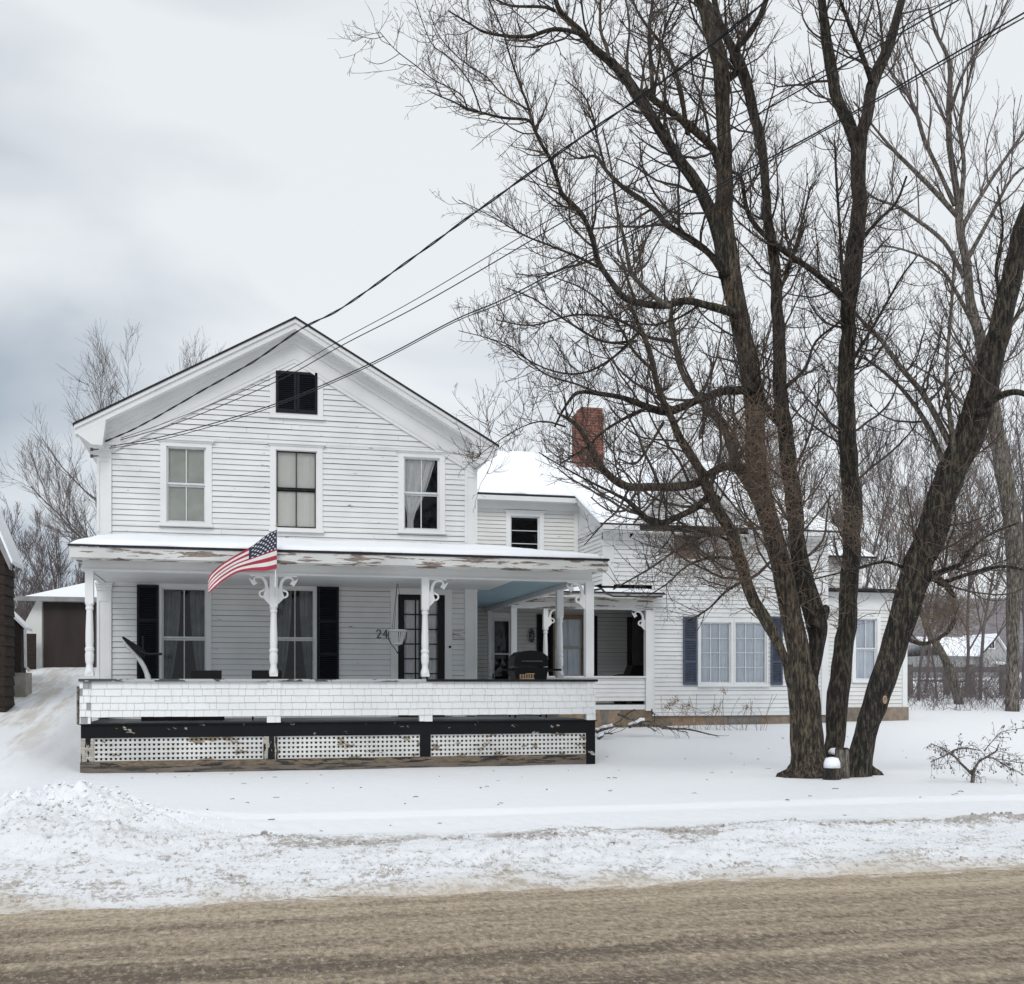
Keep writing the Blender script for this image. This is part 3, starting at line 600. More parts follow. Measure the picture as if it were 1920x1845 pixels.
# snow as a soft-edged sheet
def snow_sheet(name, quad, nu, nv, h, parent, amp=.012):
    A, B, C_, D_ = [np.array(p, float) for p in quad]; V = []; F = []
    for layer in (0, 1):
        for j in range(nv+1):
            for i in range(nu+1):
                u, v = i/nu, j/nv; p = A*(1-u)*(1-v)+B*u*(1-v)+C_*u*v+D_*(1-u)*v
                if layer == 0:
                    L1 = np.linalg.norm(B-A)*min(u, 1-u); L2 = np.linalg.norm(D_-A)*min(v, 1-v); e_ = min(L1, L2)
                    hh_ = h*(1-math.exp(-(e_+.015)/.06))+amp*noise.noise(Vector(p)*1.3)*2+amp*noise.noise(Vector(p)*5)
                    if j == 0: p = p+np.array([0, amp*1.5*noise.noise(Vector(p)*2.5), 0])
                    p = p+np.array([0, 0, max(hh_, .006)])
                V.append(p)
    n1 = (nu+1)*(nv+1)
    for j in range(nv):
        for i in range(nu):
            k = j*(nu+1)+i; F.append((k, k+1, k+nu+2, k+nu+1))
    bd = [i for i in range(nu+1)]+[(j+1)*(nu+1)-1 for j in range(1, nv+1)]+[nv*(nu+1)+i for i in range(nu-1, -1, -1)]+[j*(nu+1) for j in range(nv-1, 0, -1)]
    for a, c in zip(bd, bd[1:]+bd[:1]): F.append((a, a+n1, c+n1, c))
    return npmesh(name, V, F, 'snow', parent, smooth=True)
zo = .022
snow_sheet('snow_cover', [(ex0+.03, ey+.03, ez+zo), (ex1-.05, ey+.03, ez+zo), (XR+.05, YF-.03, 4.28+zo), (ex0+.28, YF-.03, 4.28+zo)], 160, 24, .085, pr)
snow_sheet('snow_cover', [(ex1-.05, ey+.04, ez+zo), (ex1-.05, YB-.1, ez+zo), (XR+.06, YB-.1, 4.28+zo), (XR+.06, YF-.03, 4.28+zo)], 80, 16, .085, pr)
# turned posts with scroll brackets
def ribbon(mb, pts, w, y0, y1):
    pts = [Vector((p[0], 0, p[1])) for p in pts]; L_ = []; R2 = []
    if not hasattr(w, '__len__'): w = [w]*len(pts)
    for i, p in enumerate(pts):
        t = (pts[min(i+1, len(pts)-1)]-pts[max(i-1, 0)]).normalized(); nn_ = Vector((-t.z, 0, t.x)); L_.append(p+nn_*w[i]/2); R2.append(p-nn_*w[i]/2)
    for i in range(len(pts)-1):
        a, b2, c, d = L_[i], L_[i+1], R2[i+1], R2[i]
        mb.hexa([(a.x, y0, a.z), (b2.x, y0, b2.z), (b2.x, y1, b2.z), (a.x, y1, a.z), (d.x, y0, d.z), (c.x, y0, c.z), (c.x, y1, c.z), (d.x, y1, d.z)])
def bracket(post, cx_, Y, ztop, sg, k=1.0, half=.065):
    s = MB(); f = lambda x, z: (cx_+sg*(half+(x)*k), ztop+z*k)
    hook = catmull([f(.055, -.25), f(.06, -.15), f(.10, -.07), f(.175, -.03), f(.245, -.055), f(.268, -.12)], 5); ribbon(s, hook, [.05*k]*10+[.045*k]*8+[.03*k]*8, Y-.022, Y+.022)
    sp_ = [f(.115+.055*math.cos(a)*(1-a/14), -.315+.055*math.sin(a)*(1-a/14)) for a in np.linspace(1.9, -4.6, 22)]; ribbon(s, sp_, .028*k, Y-.022, Y+.022)
    pl = [f(0, -.5), f(.035, -.47), f(.08, -.42), f(.115, -.375), f(.09, -.30), f(.075, -.22), f(.035, -.2), f(0, -.24)]
    s.prism([(a, Y-.02, c) for a, c in pl], (0, .04, 0))
    ar = [f(.268, -.19), f(.235, -.155), f(.205, -.15), f(.225, -.115), f(.25, -.085), f(.285, -.09), f(.31, -.075), f(.345, -.05), f(.33, -.10), f(.30, -.145)]
    s.prism([(a, Y-.021, c) for a, c in ar], (0, .042, 0))
    s.box(min(f(0, 0)[0], f(.33, 0)[0]), max(f(0, 0)[0], f(.33, 0)[0]), Y-.018, Y+.018, ztop-.022*k, ztop-.001)
    return s.build('scroll_bracket', 'trim', post)
def post(cx_, Y, z0, z1, k=1.0, turned=True, br=(), mt='trim', hb=.065):
    s = MB(); H = z1-z0; h = hb*k
    if not turned: s.box(cx_-h, cx_+h, Y-h, Y+h, z0, z1)
    else:
        s.box(cx_-h, cx_+h, Y-h, Y+h, z0+H*.69, z1); s.box(cx_-h*1.05, cx_+h*1.05, Y-h*1.05, Y+h*1.05, z0, z0+H*.03)
        pf = [(.078, .03), (.072, .055), (.058, .08), (.052, .11), (.066, .145), (.070, .20), (.060, .235), (.072, .25), (.072, .265), (.058, .28), (.064, .33), (.062, .42), (.052, .58), (.048, .625), (.062, .64), (.062, .655), (.05, .665), (.066, .68), (.066, .692)]
        s.lathe((cx_, Y, z0), [(r_*k*1.02, zz*H) for r_, zz in pf], 18)
    p = s.build('porch_post', mt, house)
    for sg in br: bracket(p, cx_, Y, z1, sg, k, h/k)
    return p
RZ = 1.735
post(P(168, 1180, YP+.04).x, YP+.04, RZ, bz0)
pA = P(513, 1180, YP+.04).x; pB = P(797, 1180, YP+.04).x; pC = P(1104, 1180, YP+.04).x
post(pA, YP+.04, RZ, bz0, br=(-1, 1)); post(pB, YP+.04, RZ, bz0, br=(1,)); post(pC, YP+.04, RZ, bz0, turned=False, br=(-1,), hb=.075)
post(XPR, 21.4, RZ, bz0); post(XPR-.02, YB-.25, RZ, bz0, hb=.05)
# shingled rail: three bays and pedestals, each shingle a slightly different tilt
def shingles(mb, xa, xb, Y, z0, z1, n_, mi=0, wid=(.10, .26), bare=0):
    ex = (z1-z0)/n_
    for k in range(n_):
        x = xa-random.uniform(0, .1); zb = z0+k*ex
        while x < xb:
            w_ = random.uniform(*wid); a = max(x, xa); c = min(x+w_-.0035, xb); x += w_
            if c-a < .015: continue
            j = random.uniform(-.002, .003); t = .021+random.uniform(-.002, .002); zt = min(zb+ex*1.02, z1)
            mb.hexa([(a, Y-t, zb+j), (c, Y-t, zb+j), (c, Y+.004, zb+j), (a, Y+.004, zb+j), (a, Y-.003, zt), (c, Y-.003, zt), (c, Y+.006, zt), (a, Y+.006, zt)], 1 if random.random() < bare else mi)
sz0, sz1 = 1.06, 1.645
rxL, rxR = XPL-.06, XPR+.11
s = MB(); shingles(s, rxL+.16, rxR-.16, YP-.03, sz0, sz1, 5); s.box(rxL+.1, rxR-.1, YP-.022, YP+.06, sz0+.01, sz1)
s.build('shingled_rail', 'shingle', house)
for i, cx_ in enumerate((rxL+.08, pA, pB, rxR-.08)):
    s = MB(); ww = .115 if 0 < i < 3 else .085; shingles(s, cx_-ww, cx_+ww, YP-.048, FZ-.01, sz1, 6, wid=(.09, .2) if i else (.05, .12), bare=0 if i else .4); s.box(cx_-ww+.004, cx_+ww-.004, YP-.043, YP+.12, FZ-.01, sz1); s.build('rail_pedestal', ['shingle', 'greyw'], house)
s = MB(); s.box(rxL-.02, pB, YP-.09, YP+.13, sz1+.001, sz1+.045); s.build('rail_cap', 'railcap', house)
s = MB(); s.box(pB, rxR+.04, YP-.09, YP+.13, sz1+.001, sz1+.045); s.box(rxR-.2, rxR+.04, YP+.131, YB-.1, sz1+.001, sz1+.045); s.build('rail_cap', 'iron', house)['label'] = 'black rail cap at the right'
s = MB(); clap(s, (rxR-.04, 0, 0), (0, 1, 0), (1, 0, 0), (YP+.05, YB-.1), sz0, sz1); clap(s, (rxR-.12, 0, 0), (0, 1, 0), (-1, 0, 0), (YP+.13, YB-.1), sz0, sz1)
s.build('side_rail', ['siding', 'gap'], house); s = MB(); clap(s, (rxL+.01, 0, 0), (0, 1, 0), (-1, 0, 0), (YP+.05, YF-.06), sz0, sz1); s.build('side_rail', ['siding', 'gap'], house)
s = MB(); s.box(rxL-.05, rxL-.02, YP-.06, YP+.25, sz0-.12, sz1-.08); s.build('loose_board', 'sill', house)
s = MB(); s.box(rxL-.02, rxL+.13, YP+.131, YF-.06, sz1+.001, sz1+.04); s.build('rail_cap', 'railcap', house)
# skirt: frame boards, lattice, bare sill
kx0, kx1 = P(152, 1400, YP).x, P(1115, 1400, YP).x
s = MB(); s.box(kx0, kx1, YP-.035, YP+.02, .715, .93); s.box(kx0-.02, kx1+.02, YP-.06, YP+.08, .931, .955); s.box(kx1-.17, kx1, YP-.034, YP+.02, .12, .714); qa = MB(); qa.box(kx0, kx0+.20, YP-.034, YP+.02, .33, .714); qa.build('skirt_post', 'postpeel', house)
d1 = (P(494, 1400, YP).x, P(520, 1400, YP).x); d2 = (P(787, 1400, YP).x, P(807, 1400, YP).x)
for a, c in (d1, d2): qa = MB(); qa.box(a, c, YP-.034, YP+.02, .33, .714); qa.build('skirt_post', 'postpeel' if a == d1[0] else 'black', house)
s.build('skirt_frame', 'black', house)
s = MB(); xs = [kx0-.01, -0.1, 1.9, 3.4, kx1-.171]
for a, c in zip(xs[:-1], xs[1:]): s.box(a, c-.004, YP-.045+random.uniform(-.004, .004), YP+.02, -.05, .329)
s.build('skirt_sill', 'sill', house)
s = MB(); s.box(kx0+.3, kx1-.2, YP-.052, YP-.046, .235, .325); sk = s.build('skirt_strip', 'skirt', house)
for a, c, y1 in ((kx0+.02, kx0+.04, YF), (kx1-.04, kx1-.01, YB)): s = MB(); s.box(a, c, YP+.03, y1, -.05, .93); s.build('side_skirt', 'black', house)
def lattice(xa, xb, z0, z1):
    s = MB(); n_ = int(round((xb-xa)/.076)); sp_ = (xb-xa)/n_; w_ = .040
    for i in range(n_+1):
        j = random.uniform(-.003, .003); a = max(xa+i*sp_-w_/2+j, xa); c = min(xa+i*sp_+w_/2+j, xb); s.box(a, c, YP-.008, YP-.002, z0, z1)
    m_ = int(round((z1-z0)/.076)); sz = (z1-z0)/m_
    for i in range(m_+1): a = max(z0+i*sz-w_/2, z0); c = min(z0+i*sz+w_/2, z1); s.box(xa, xb, YP-.016, YP-.0085, a, c)
    return s.build('lattice_panel', 'lattice', house)
lattice(kx0+.201, d1[0]-.001, .331, .714); lattice(d1[1]+.001, d2[0]-.001, .331, .714); lattice(d2[1]+.001, kx1-.171, .331, .714)
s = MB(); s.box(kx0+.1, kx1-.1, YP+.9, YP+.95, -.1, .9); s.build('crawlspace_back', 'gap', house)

# ---- wing (B), the gabled rear block (C) and the lean-to (D)
SL = .475
def rzB(y): return 6.45+SL*(y-27.7)
YR = 31.6; ZR = rzB(YR); XC0, XC1 = 8.59, 14.62; XPE = 10.75; X9 = 9.86
wb = window(rect(957, 1011, 968, 1046, YB), YB, style='3h', curtain=None, label='small wing window with two cross bars', cas=.12)
WBR = window(rect(1040, 1092, 1160, 1268, YB), YB, style='2', curtain='sheer', label='porch window between dark shutters', cas=.04, cap=False, frame='tan')
shutter(1006, 1036, 1152, 1290, YB, mid=False); shutter(1096, 1119, 1155, 1290, YB, mid=False)
wd = window(rect(1184, 1207, 1165, 1268, YB), YB, style='1', curtain='cream', label='narrow dark-framed porch window', cas=.13, frame='brownm', cap=False)
# storm door
x0, x1, z0, z1 = rect(922, 959, 1165, 1275, YB); zt = P(940, 1158, YB).z; s = MB(); ca = .09
s.box(x0-ca, x0, YB-.03, YB+.02, FZ, zt+.1); s.box(x1, x1+ca, YB-.03, YB+.02, FZ, zt+.1); s.box(x0, x1, YB-.03, YB+.02, zt, zt+.1); s.box(x0-ca-.03, x1+ca+.03, YB-.06, YB+.01, zt+.1, zt+.13)
sd_ = s.build('storm_door', 'trim', house); WIN.append((x0-ca, x1+ca, FZ-.05, zt+.13, YB))
s = MB(); zmid = P(940, 1226, YB).z; s.box(x0, x0+.07, YB+.0, YB+.03, FZ, zt); s.box(x1-.07, x1, YB+.0, YB+.03, FZ, zt); s.box(x0+.07, x1-.07, YB, YB+.03, zt-.09, zt); s.box(x0+.07, x1-.07, YB, YB+.03, zmid-.02, zmid+.02); s.box(x0+.07, x1-.07, YB, YB+.03, FZ, FZ+.35)
s.build('door_leaf', 'sash_w', sd_); s = MB(); s.face([(x0+.07, YB+.015, FZ+.35), (x1-.07, YB+.015, FZ+.35), (x1-.07, YB+.015, zt-.09), (x0+.07, YB+.015, zt-.09)]); s.build('pane', 'glass', sd_)
s = MB(); s.tube([(x0+.03, YB-.05, 1.85), (x0+.03, YB-.02, 1.85), (x0+.03, YB-.02, 1.75)], .02, 8); s.build('handle', 'iron', sd_)
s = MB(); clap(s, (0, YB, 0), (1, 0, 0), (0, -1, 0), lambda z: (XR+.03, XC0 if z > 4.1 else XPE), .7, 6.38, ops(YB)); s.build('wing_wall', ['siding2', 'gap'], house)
s = MB(); s.box(XR+.03, XC0, YB-.05, YB-.002, 6.10, 6.40); s.box(XR+.03, XC0-.02, YB-.07, YB-.051, 6.30, 6.42); s.box(XR+.03, XR+.12, YB-.025, YB+.01, FZ, 6.1); s.box(XC0-.13, XC0-.015, YB-.025, YB+.01, 4.1, 6.09)
s.build('wing_frieze', 'rake', house)
# C: left return wall
s = MB(); clap(s, (XC0, 0, 0), (0, 1, 0), (-1, 0, 0), (YC+.03, YB-.03), 4.05, 5.6)
s.build('return_wall', ['siding', 'gap'], house)
s = MB(); s.prism([(XC0-.01, YC-.0, 5.42), (XC0-.01, YB, 5.42), (XC0-.01, YB, rzB(YB)-.12), (XC0-.01, YC-.0, rzB(YC)-.12)], (.05, 0, 0)); s.prism([(XC0-.14, 25.66, rzB(25.66)-.03), (XC0-.14, 28, rzB(28)-.03), (XC0-.14, 28, rzB(28)-.2), (XC0-.14, 25.66, rzB(25.66)-.2)], (.13, 0, 0)); s.build('return_trim', 'rake', house)
# windows in C
c1_ = window(rect(1313, 1370, 1167, 1281, YC), YC, style='34', curtain='sheer', label='left half of the many-paned window pair', cas=.07, cap=False, head=.07, thick=.035)
c2_ = window(rect(1378, 1437, 1167, 1281, YC), YC, style='34', curtain='sheer', label='right half of the many-paned window pair', cas=.035, cap=False, head=.07, thick=.033)
shutter(1280, 1306, 1156, 1284, YC, 'bshutter'); shutter(1444, 1466, 1156, 1284, YC, 'bshutter')
x0, x1, z0, z1 = rect(1263, 1312, 1003, 1048, YC); s = MB()
for i in range(4): s.box(x0+(x1-x0)*i/4+.003, x0+(x1-x0)*(i+1)/4-.003, YC-.025, YC+.01, z0, z1)
s.build('boarded_window', 'board', house); WIN.append((x0, x1, z0, z1, YC))
s = MB(); ca = .08; s.box(x0-ca, x0-.001, YC-.03, YC+.01, z0-.06, z1+ca); s.box(x1+.001, x1+ca, YC-.03, YC+.01, z0-.06, z1+ca); s.box(x0, x1, YC-.03, YC+.01, z1+.001, z1+ca); s.box(x0, x1, YC-.04, YC+.01, z0-.06, z0-.001); s.build('window_casing', 'rake', house)
GX0, GX1 = P(1196, 980, YC).x, P(1384, 980, YC).x; GM = (GX0+GX1)/2; GZ = P(1290, 858, YC).z; EZ = rzB(25.66); GS = (GZ-EZ)/((GX1-GX0)/2+.25)
def extC(z):
    a = XC0 if z > 4.05 else X9
    if z <= EZ-.25: return (a, XC1)
    return (max(GM-(GZ-.2-z)/GS, GX0-.2), min(GM+(GZ-.2-z)/GS, GX1+.2))
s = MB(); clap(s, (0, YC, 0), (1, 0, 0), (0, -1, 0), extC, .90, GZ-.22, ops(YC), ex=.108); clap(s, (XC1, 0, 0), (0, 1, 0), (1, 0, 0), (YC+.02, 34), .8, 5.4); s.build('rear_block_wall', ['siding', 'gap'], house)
s = MB(); s.box(XC0, GX0-.06, YC-.04, YC-.002, EZ-.36, EZ-.06); s.box(GX1+.06, XC1, YC-.04, YC-.002, EZ-.36, EZ-.06)
s.box(XC0-.02, XC0+.27, YC-.045, YC+.02, 4.0, EZ-.37); s.box(XC0-.05, XC0+.30, YC-.07, YC+.02, EZ-.5, EZ-.371); s.box(XC1-.16, XC1+.02, YC-.04, YC+.02, .88, EZ-.37); s.box(X9-.005, X9+.06, YC-.03, YC+.02, .86, 3.4); s.box(X9, XC1, YC-.035, YC-.001, .82, .899)
for sg in (-1, 1):   # dormer gable rakes
    hw = (GX1-GX0)/2+.22
    for y0, y1, d0, d1_ in ((YC-.30, YC-.26, .04, .18), (YC-.04, YC-.003, .12, .34), (YC-.26, YC-.04, .13, .16)):
        a = (GM, GZ); e_ = (GM+sg*hw, GZ-hw*GS); s.hexa([(a[0], y0, a[1]-d1_), (e_[0], y0, e_[1]-d1_), (e_[0], y1, e_[1]-d1_), (a[0], y1, a[1]-d1_), (a[0], y0, a[1]-d0), (e_[0], y0, e_[1]-d0), (e_[0], y1, e_[1]-d0), (a[0], y1, a[1]-d0)])
s.build('rear_block_trim', 'rake', house)
# inner partitions to keep the rooms dark
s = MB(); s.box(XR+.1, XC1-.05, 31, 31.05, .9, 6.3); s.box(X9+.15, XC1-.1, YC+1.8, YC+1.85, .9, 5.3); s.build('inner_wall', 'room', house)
# roofs: B and C lie on one slope
s = MB(); s.slab([(XR, 27.66, rzB(27.66)), (XC0-.15, 27.66, rzB(27.66)), (XC0-.15, YR, ZR), (XR, YR, ZR)], .05)
s.slab([(XC0-.149, 25.62, rzB(25.62)), (XC1+.25, 25.62, rzB(25.62)), (XC1+.25, YR, ZR), (XC0-.149, YR, ZR)], .05)
s.slab([(XR, YR+.001, ZR), (XC1+.25, YR+.001, ZR), (XC1+.25, 36, 6.2), (XR, 36, 6.2)], .05)
rf = s.build('wing_roof', 'roofk', house)
s = MB(); hw = (GX1-GX0)/2+.24; yb = 25.62+(GZ-EZ)/SL
for sg in (-1, 1):
    e_ = (GM+sg*hw, GZ-hw*GS+.01); s.slab([(GM, YC-.32, GZ+.01), (e_[0], YC-.32, e_[1]), (e_[0], YC-.2, e_[1]), (GM, yb, GZ+.01)], .045)
gr_ = s.build('dormer_roof', 'roofk', house)
s = MB()
for sg in (-1, 1):
    e_ = (GM+sg*(hw-.06), GZ-(hw-.06)*GS+.06); s.slab([(GM, YC-.28, GZ+.06), (e_[0], YC-.28, e_[1]), (e_[0], YC-.16, e_[1]), (GM, yb, GZ+.06)], .045)
s.build('snow_cover', 'snow', gr_)
snow_sheet('snow_cover', [(XR+.02, 27.72, rzB(27.72)+.003), (XC0-.2, 27.72, rzB(27.72)+.003), (XC0-.2, YR, ZR+.003), (XR+.02, YR, ZR+.003)], 60, 50, .09, rf, .02)
snow_sheet('snow_cover', [(XC0-.199, 25.68, rzB(25.68)+.003), (XC1+.2, 25.68, rzB(25.68)+.003), (XC1+.2, YR, ZR+.003), (XC0-.199, YR, ZR+.003)], 80, 60, .09, rf, .02)
s = MB(); s.box(XR+.02, XC0-.14, 27.62, 27.66, rzB(27.66)-.16, rzB(27.66)-.045); s.box(XR+.02, XC0-.16, 27.66, YB-.05, rzB(27.66)-.15, rzB(27.66)-.12); s.box(XC0-.13, GX0-.1, 25.60, 25.64, EZ-.15, EZ-.045); s.box(GX1+.1, XC1+.24, 25.60, 25.64, EZ-.15, EZ-.045); s.box(XC0-.13, XC1+.2, 25.64, YC-.04, EZ-.19, EZ-.16)
s.build('eave_fascia', 'rake', house)
# chimney
cc = P(1102, 800, 30.45); s = MB(); hwc = .385; zt = P(1102, 768, 30.45).z
s.box(cc.x-hwc, cc.x+hwc, 30.45-.28, 30.45+.28, 6.9, zt-.16); s.box(cc.x-hwc+.12, cc.x+hwc-.02, 30.45-.26, 30.45+.26, zt-.159, zt)
s.build('chimney', 'brick', house)
# second porch under C
pz = 3.42; s = MB(); x6 = 6.33
s.box(x6-.04, X9+.02, YC-.03, YC+.07, pz, pz+.29); s.box(x6-.3, X9+.16, YC-.34, YC-.30, pz+.26, pz+.37); s.box(x6-.3, X9+.16, YC-.30, YC-.03, pz+.29, pz+.31)
s.build('side_porch_beam', 'peel', house)
s = MB(); s.slab([(x6-.33, YC-.38, pz+.40), (X9+.2, YC-.38, pz+.40), (X9+.2, YC-.01, pz+.50), (x6-.33, YC-.01, pz+.50)], .03); s.slab([(x6-.33, YC-.009, pz+.50), (XC0-.02, YC-.009, pz+.50), (XC0-.02, YB-.03, 4.15), (x6-.33, YB-.03, 4.15)], .03)
s.box(x6, XPE, YC, YB-.04, pz+.3, pz+.32); sp = s.build('side_porch_roof', 'roofk', house)
snow_sheet('snow_cover', [(x6-.3, YC-.35, pz+.41), (X9+.15, YC-.35, pz+.41), (X9+.15, YC-.02, pz+.50), (x6-.3, YC-.02, pz+.50)], 60, 8, .05, sp)
snow_sheet('snow_cover', [(x6-.3, YC-.021, pz+.50), (XC0-.04, YC-.021, pz+.50), (XC0-.04, YB-.05, 4.15), (x6-.3, YB-.05, 4.15)], 30, 20, .06, sp)
s = MB(); s.box(x6-.04, x6+.1, YC-.03, YC+.07, .9, pz-.001); s.build('porch_post', 'trim', house)
post(P(1023, 1200, YC).x, YC+.02, 1.80, pz, k=.9, br=(1,)); pq = post(X9-.09, YC+.02, .95, pz, turned=False, br=(-1,), hb=.085)
fy = 1.19; s = MB(); clap(s, (0, YC, 0), (1, 0, 0), (0, -1, 0), (x6+.1, X9-.18), fy, 1.76); s.box(x6+.1, X9-.18, YC+.0, YC+.06, fy, 1.76); s.box(x6+.1, X9-.175, YC-.06, YC+.1, 1.761, 1.80); s.box(x6, X9-.18, YC-.03, YC+.02, .98, 1.10); s.build('low_porch_rail', ['siding', 'gap'], house)
s = MB(); s.box(x6, XPE, YC+.03, YB-.03, 1.05, 1.10); s.build('side_porch_floor', 'floor', house)
# foundation
for bx_ in ((X9, XC1+.05, YC+.02, YC+.3, .2, .82), (XC1+.051, 17.15, 26.25, 26.6, .3, 1.0), (x6, X9-.001, YC-.01, YC+.3, .2, .979), (XR, x6, YB, YB+.2, .2, .9), (XL+.05, XR-.05, YF+.1, YF+.4, -.1, .8)): s = MB(); s.box(*bx_); s.build('foundation', 'stone', house)
# D lean-to and the low storey behind
YD = 26.3; XD1 = 17.10
wD = window(rect(1604, 1644, 1160, 1274, YD), YD, style='2', curtain='sheer', label='pale curtained window at the right end', cas=.10, cap=False)
s = MB(); clap(s, (0, YD, 0), (1, 0, 0), (0, -1, 0), (XC1+.02, XD1), .98, 3.75, ops(YD), ex=.108); clap(s, (XD1, 0, 0), (0, 1, 0), (1, 0, 0), (YD, 31), .98, 4.0)
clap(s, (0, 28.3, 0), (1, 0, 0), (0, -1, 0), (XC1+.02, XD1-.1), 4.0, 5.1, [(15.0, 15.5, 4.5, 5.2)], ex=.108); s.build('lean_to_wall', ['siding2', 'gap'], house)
s = MB(); s.box(XC1+.02, XD1+.02, YD-.04, YD-.001, 3.55, 4.0); s.box(XD1-.12, XD1+.02, YD-.035, YD+.05, .98, 3.549); s.box(XC1+.02, XC1+.2, YD-.035, YD, .98, 3.549); s.build('lean_to_trim', 'rake', house); s = MB(); s.box(XC1, XD1, 28.2, 28.29, 5.02, 5.14); s.build('upper_frieze', 'rake', house)
s = MB(); s.slab([(XC1+.01, YD-.3, 4.08), (XD1+.25, YD-.3, 4.08), (XD1+.25, 28.28, 4.2), (XC1+.01, 28.28, 4.2)], .07); s.slab([(XC1+.26, 28.0, 5.16), (XD1+.2, 28.0, 5.16), (XD1+.2, 31.4, 6.5), (XC1+.26, 31.4, 6.5)], .05); lr = s.build('lean_to_roof', 'roofk', house)
snow_sheet('snow_cover', [(XC1+.3, 28.03, 5.165), (XD1+.17, 28.03, 5.165), (XD1+.17, 31.3, 6.505), (XC1+.3, 31.3, 6.505)], 30, 30, .07, lr)
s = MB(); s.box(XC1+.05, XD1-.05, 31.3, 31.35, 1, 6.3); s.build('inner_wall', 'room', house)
# downspout elbow and wall fittings
s = MB(); s.tube([D(1106, 1108, 20.9), D(1128, 1104, 21.5), D(1136, 1112, 22.5), D(1150, 1118, 24.5), D(1240, 1119, 27.2)], .02, 8); s.build('loose_wire', 'wire', house)
s = MB(); q = P(861, 1188, YF); s.box(q.x-.12, q.x+.12, YF-.045, YF-.02, q.z-.08, q.z+.06); s.build('mail_slot', 'peel', house)
# house number 24
def digits():
    s = MB(); q = P(706, 1196, YF); h = .155; w_ = .085; y0, y1 = YF-.034, YF-.02
    two = [(0, .74), (.08, .93), (.35, 1.0), (.72, .95), (.9, .74), (.78, .52), (.35, .25), (.02, .03), (.95, .03)]
    ribbon(s, [(q.x+a*w_, q.z+c*h) for a, c in two], .017, y0, y1)
    x4 = q.x+.125; ribbon(s, [(x4+.75*w_, q.z), (x4+.75*w_, q.z+h)], .017, y0, y1); ribbon(s, [(x4+.72*w_, q.z+h), (x4, q.z+.34*h), (x4+1.05*w_, q.z+.34*h)], .015, y0-.001, y1); return s
digits().build('house_number', 'iron', house)['label'] = 'black house number 24'
# insulators at the eave corner
s = MB(); q = P(176, 842, YO+.1)
for dz in (0, -.12): s.tube([(q.x+.08, q.y, q.z+dz), (q.x-.03, q.y-.06, q.z+dz-.02)], .012, 6); s.lathe((q.x-.03, q.y-.06, q.z+dz-.05), [(.02, 0), (.035, .015), (.02, .03), (.035, .045), (.015, .06)], 10)
s.build('insulator', 'chainm', house)

# ------------------------------------------------------------------ wires
def wire(pts, d0, d1, r, label, twist=False):
    """pts traced along the span; depth follows a straight plan line from the house to a pole by the road"""
    p0, p1 = pts[0][0], pts[-1][0]; q = []
    for x_, y_ in catmull(pts, 6):
        t = (x_-p0)/(p1-p0); q.append(D(x_, y_, 1/((1-t)/d0+t/d1)))
    s = MB()
    if twist:
        fine = [Vector(v) for v in catmull([tuple(v) for v in q], 8)]; L_ = 0; A = []; B = []
        for i, p in enumerate(fine):
            if i: L_ += (p-fine[i-1]).length
            t = (fine[min(i+1, len(fine)-1)]-fine[max(i-1, 0)]).normalized(); u = t.cross(Vector((0, 0, 1))).normalized(); w_ = u.cross(t); a = L_*2*math.pi/1.1
            o_ = (u*math.cos(a)+w_*math.sin(a))*r*.9; A.append(p+o_); B.append(p-o_)
        s.tube(A, r, 6); s.tube(B, r*.8, 6)
    else: s.tube(q, r, 6)
    o = s.build('overhead_cable', 'wire', None, loc=q[0]); tag(o, label, 'cable', 'service cables running to the eave corner')
wire([(174, 837), (260, 800), (380, 732), (480, 675), (563, 618), (640, 578), (740, 508), (900, 392), (1040, 292), (1200, 182), (1320, 95), (1445, -5), (1560, -95)], 21, 9, .009, 'thick twisted black cable, topmost of the spans above the gable', True)
wire([(205, 829), (330, 785), (517, 706), (633, 641), (782, 560), (1000, 430), (1250, 285), (1559, 125), (1790, -5), (1900, -65)], 21, 9, .0055, 'thin cable just under the thick twisted one, crossing the attic vent corner')
wire([(205, 831), (340, 790), (517, 716), (646, 645), (809, 560), (1080, 402), (1300, 282), (1560, 135), (1850, -30)], 21, 9, .007, 'second thin cable from the top, crossing the gable')
wire([(178, 842), (320, 815), (517, 757), (700, 679), (852, 600), (950, 558), (1100, 478), (1370, 335), (1592, 215), (1920, 24), (2050, -50)], 21, 9, .008, 'lower cable passing in front of the attic vent')
wire([(178, 845), (320, 820), (517, 761), (700, 683), (852, 604), (950, 564), (1100, 485), (1370, 341), (1592, 219), (1920, 33), (2050, -42)], 21, 8.8, .006, 'lowest cable, close beneath its twin by the attic vent')

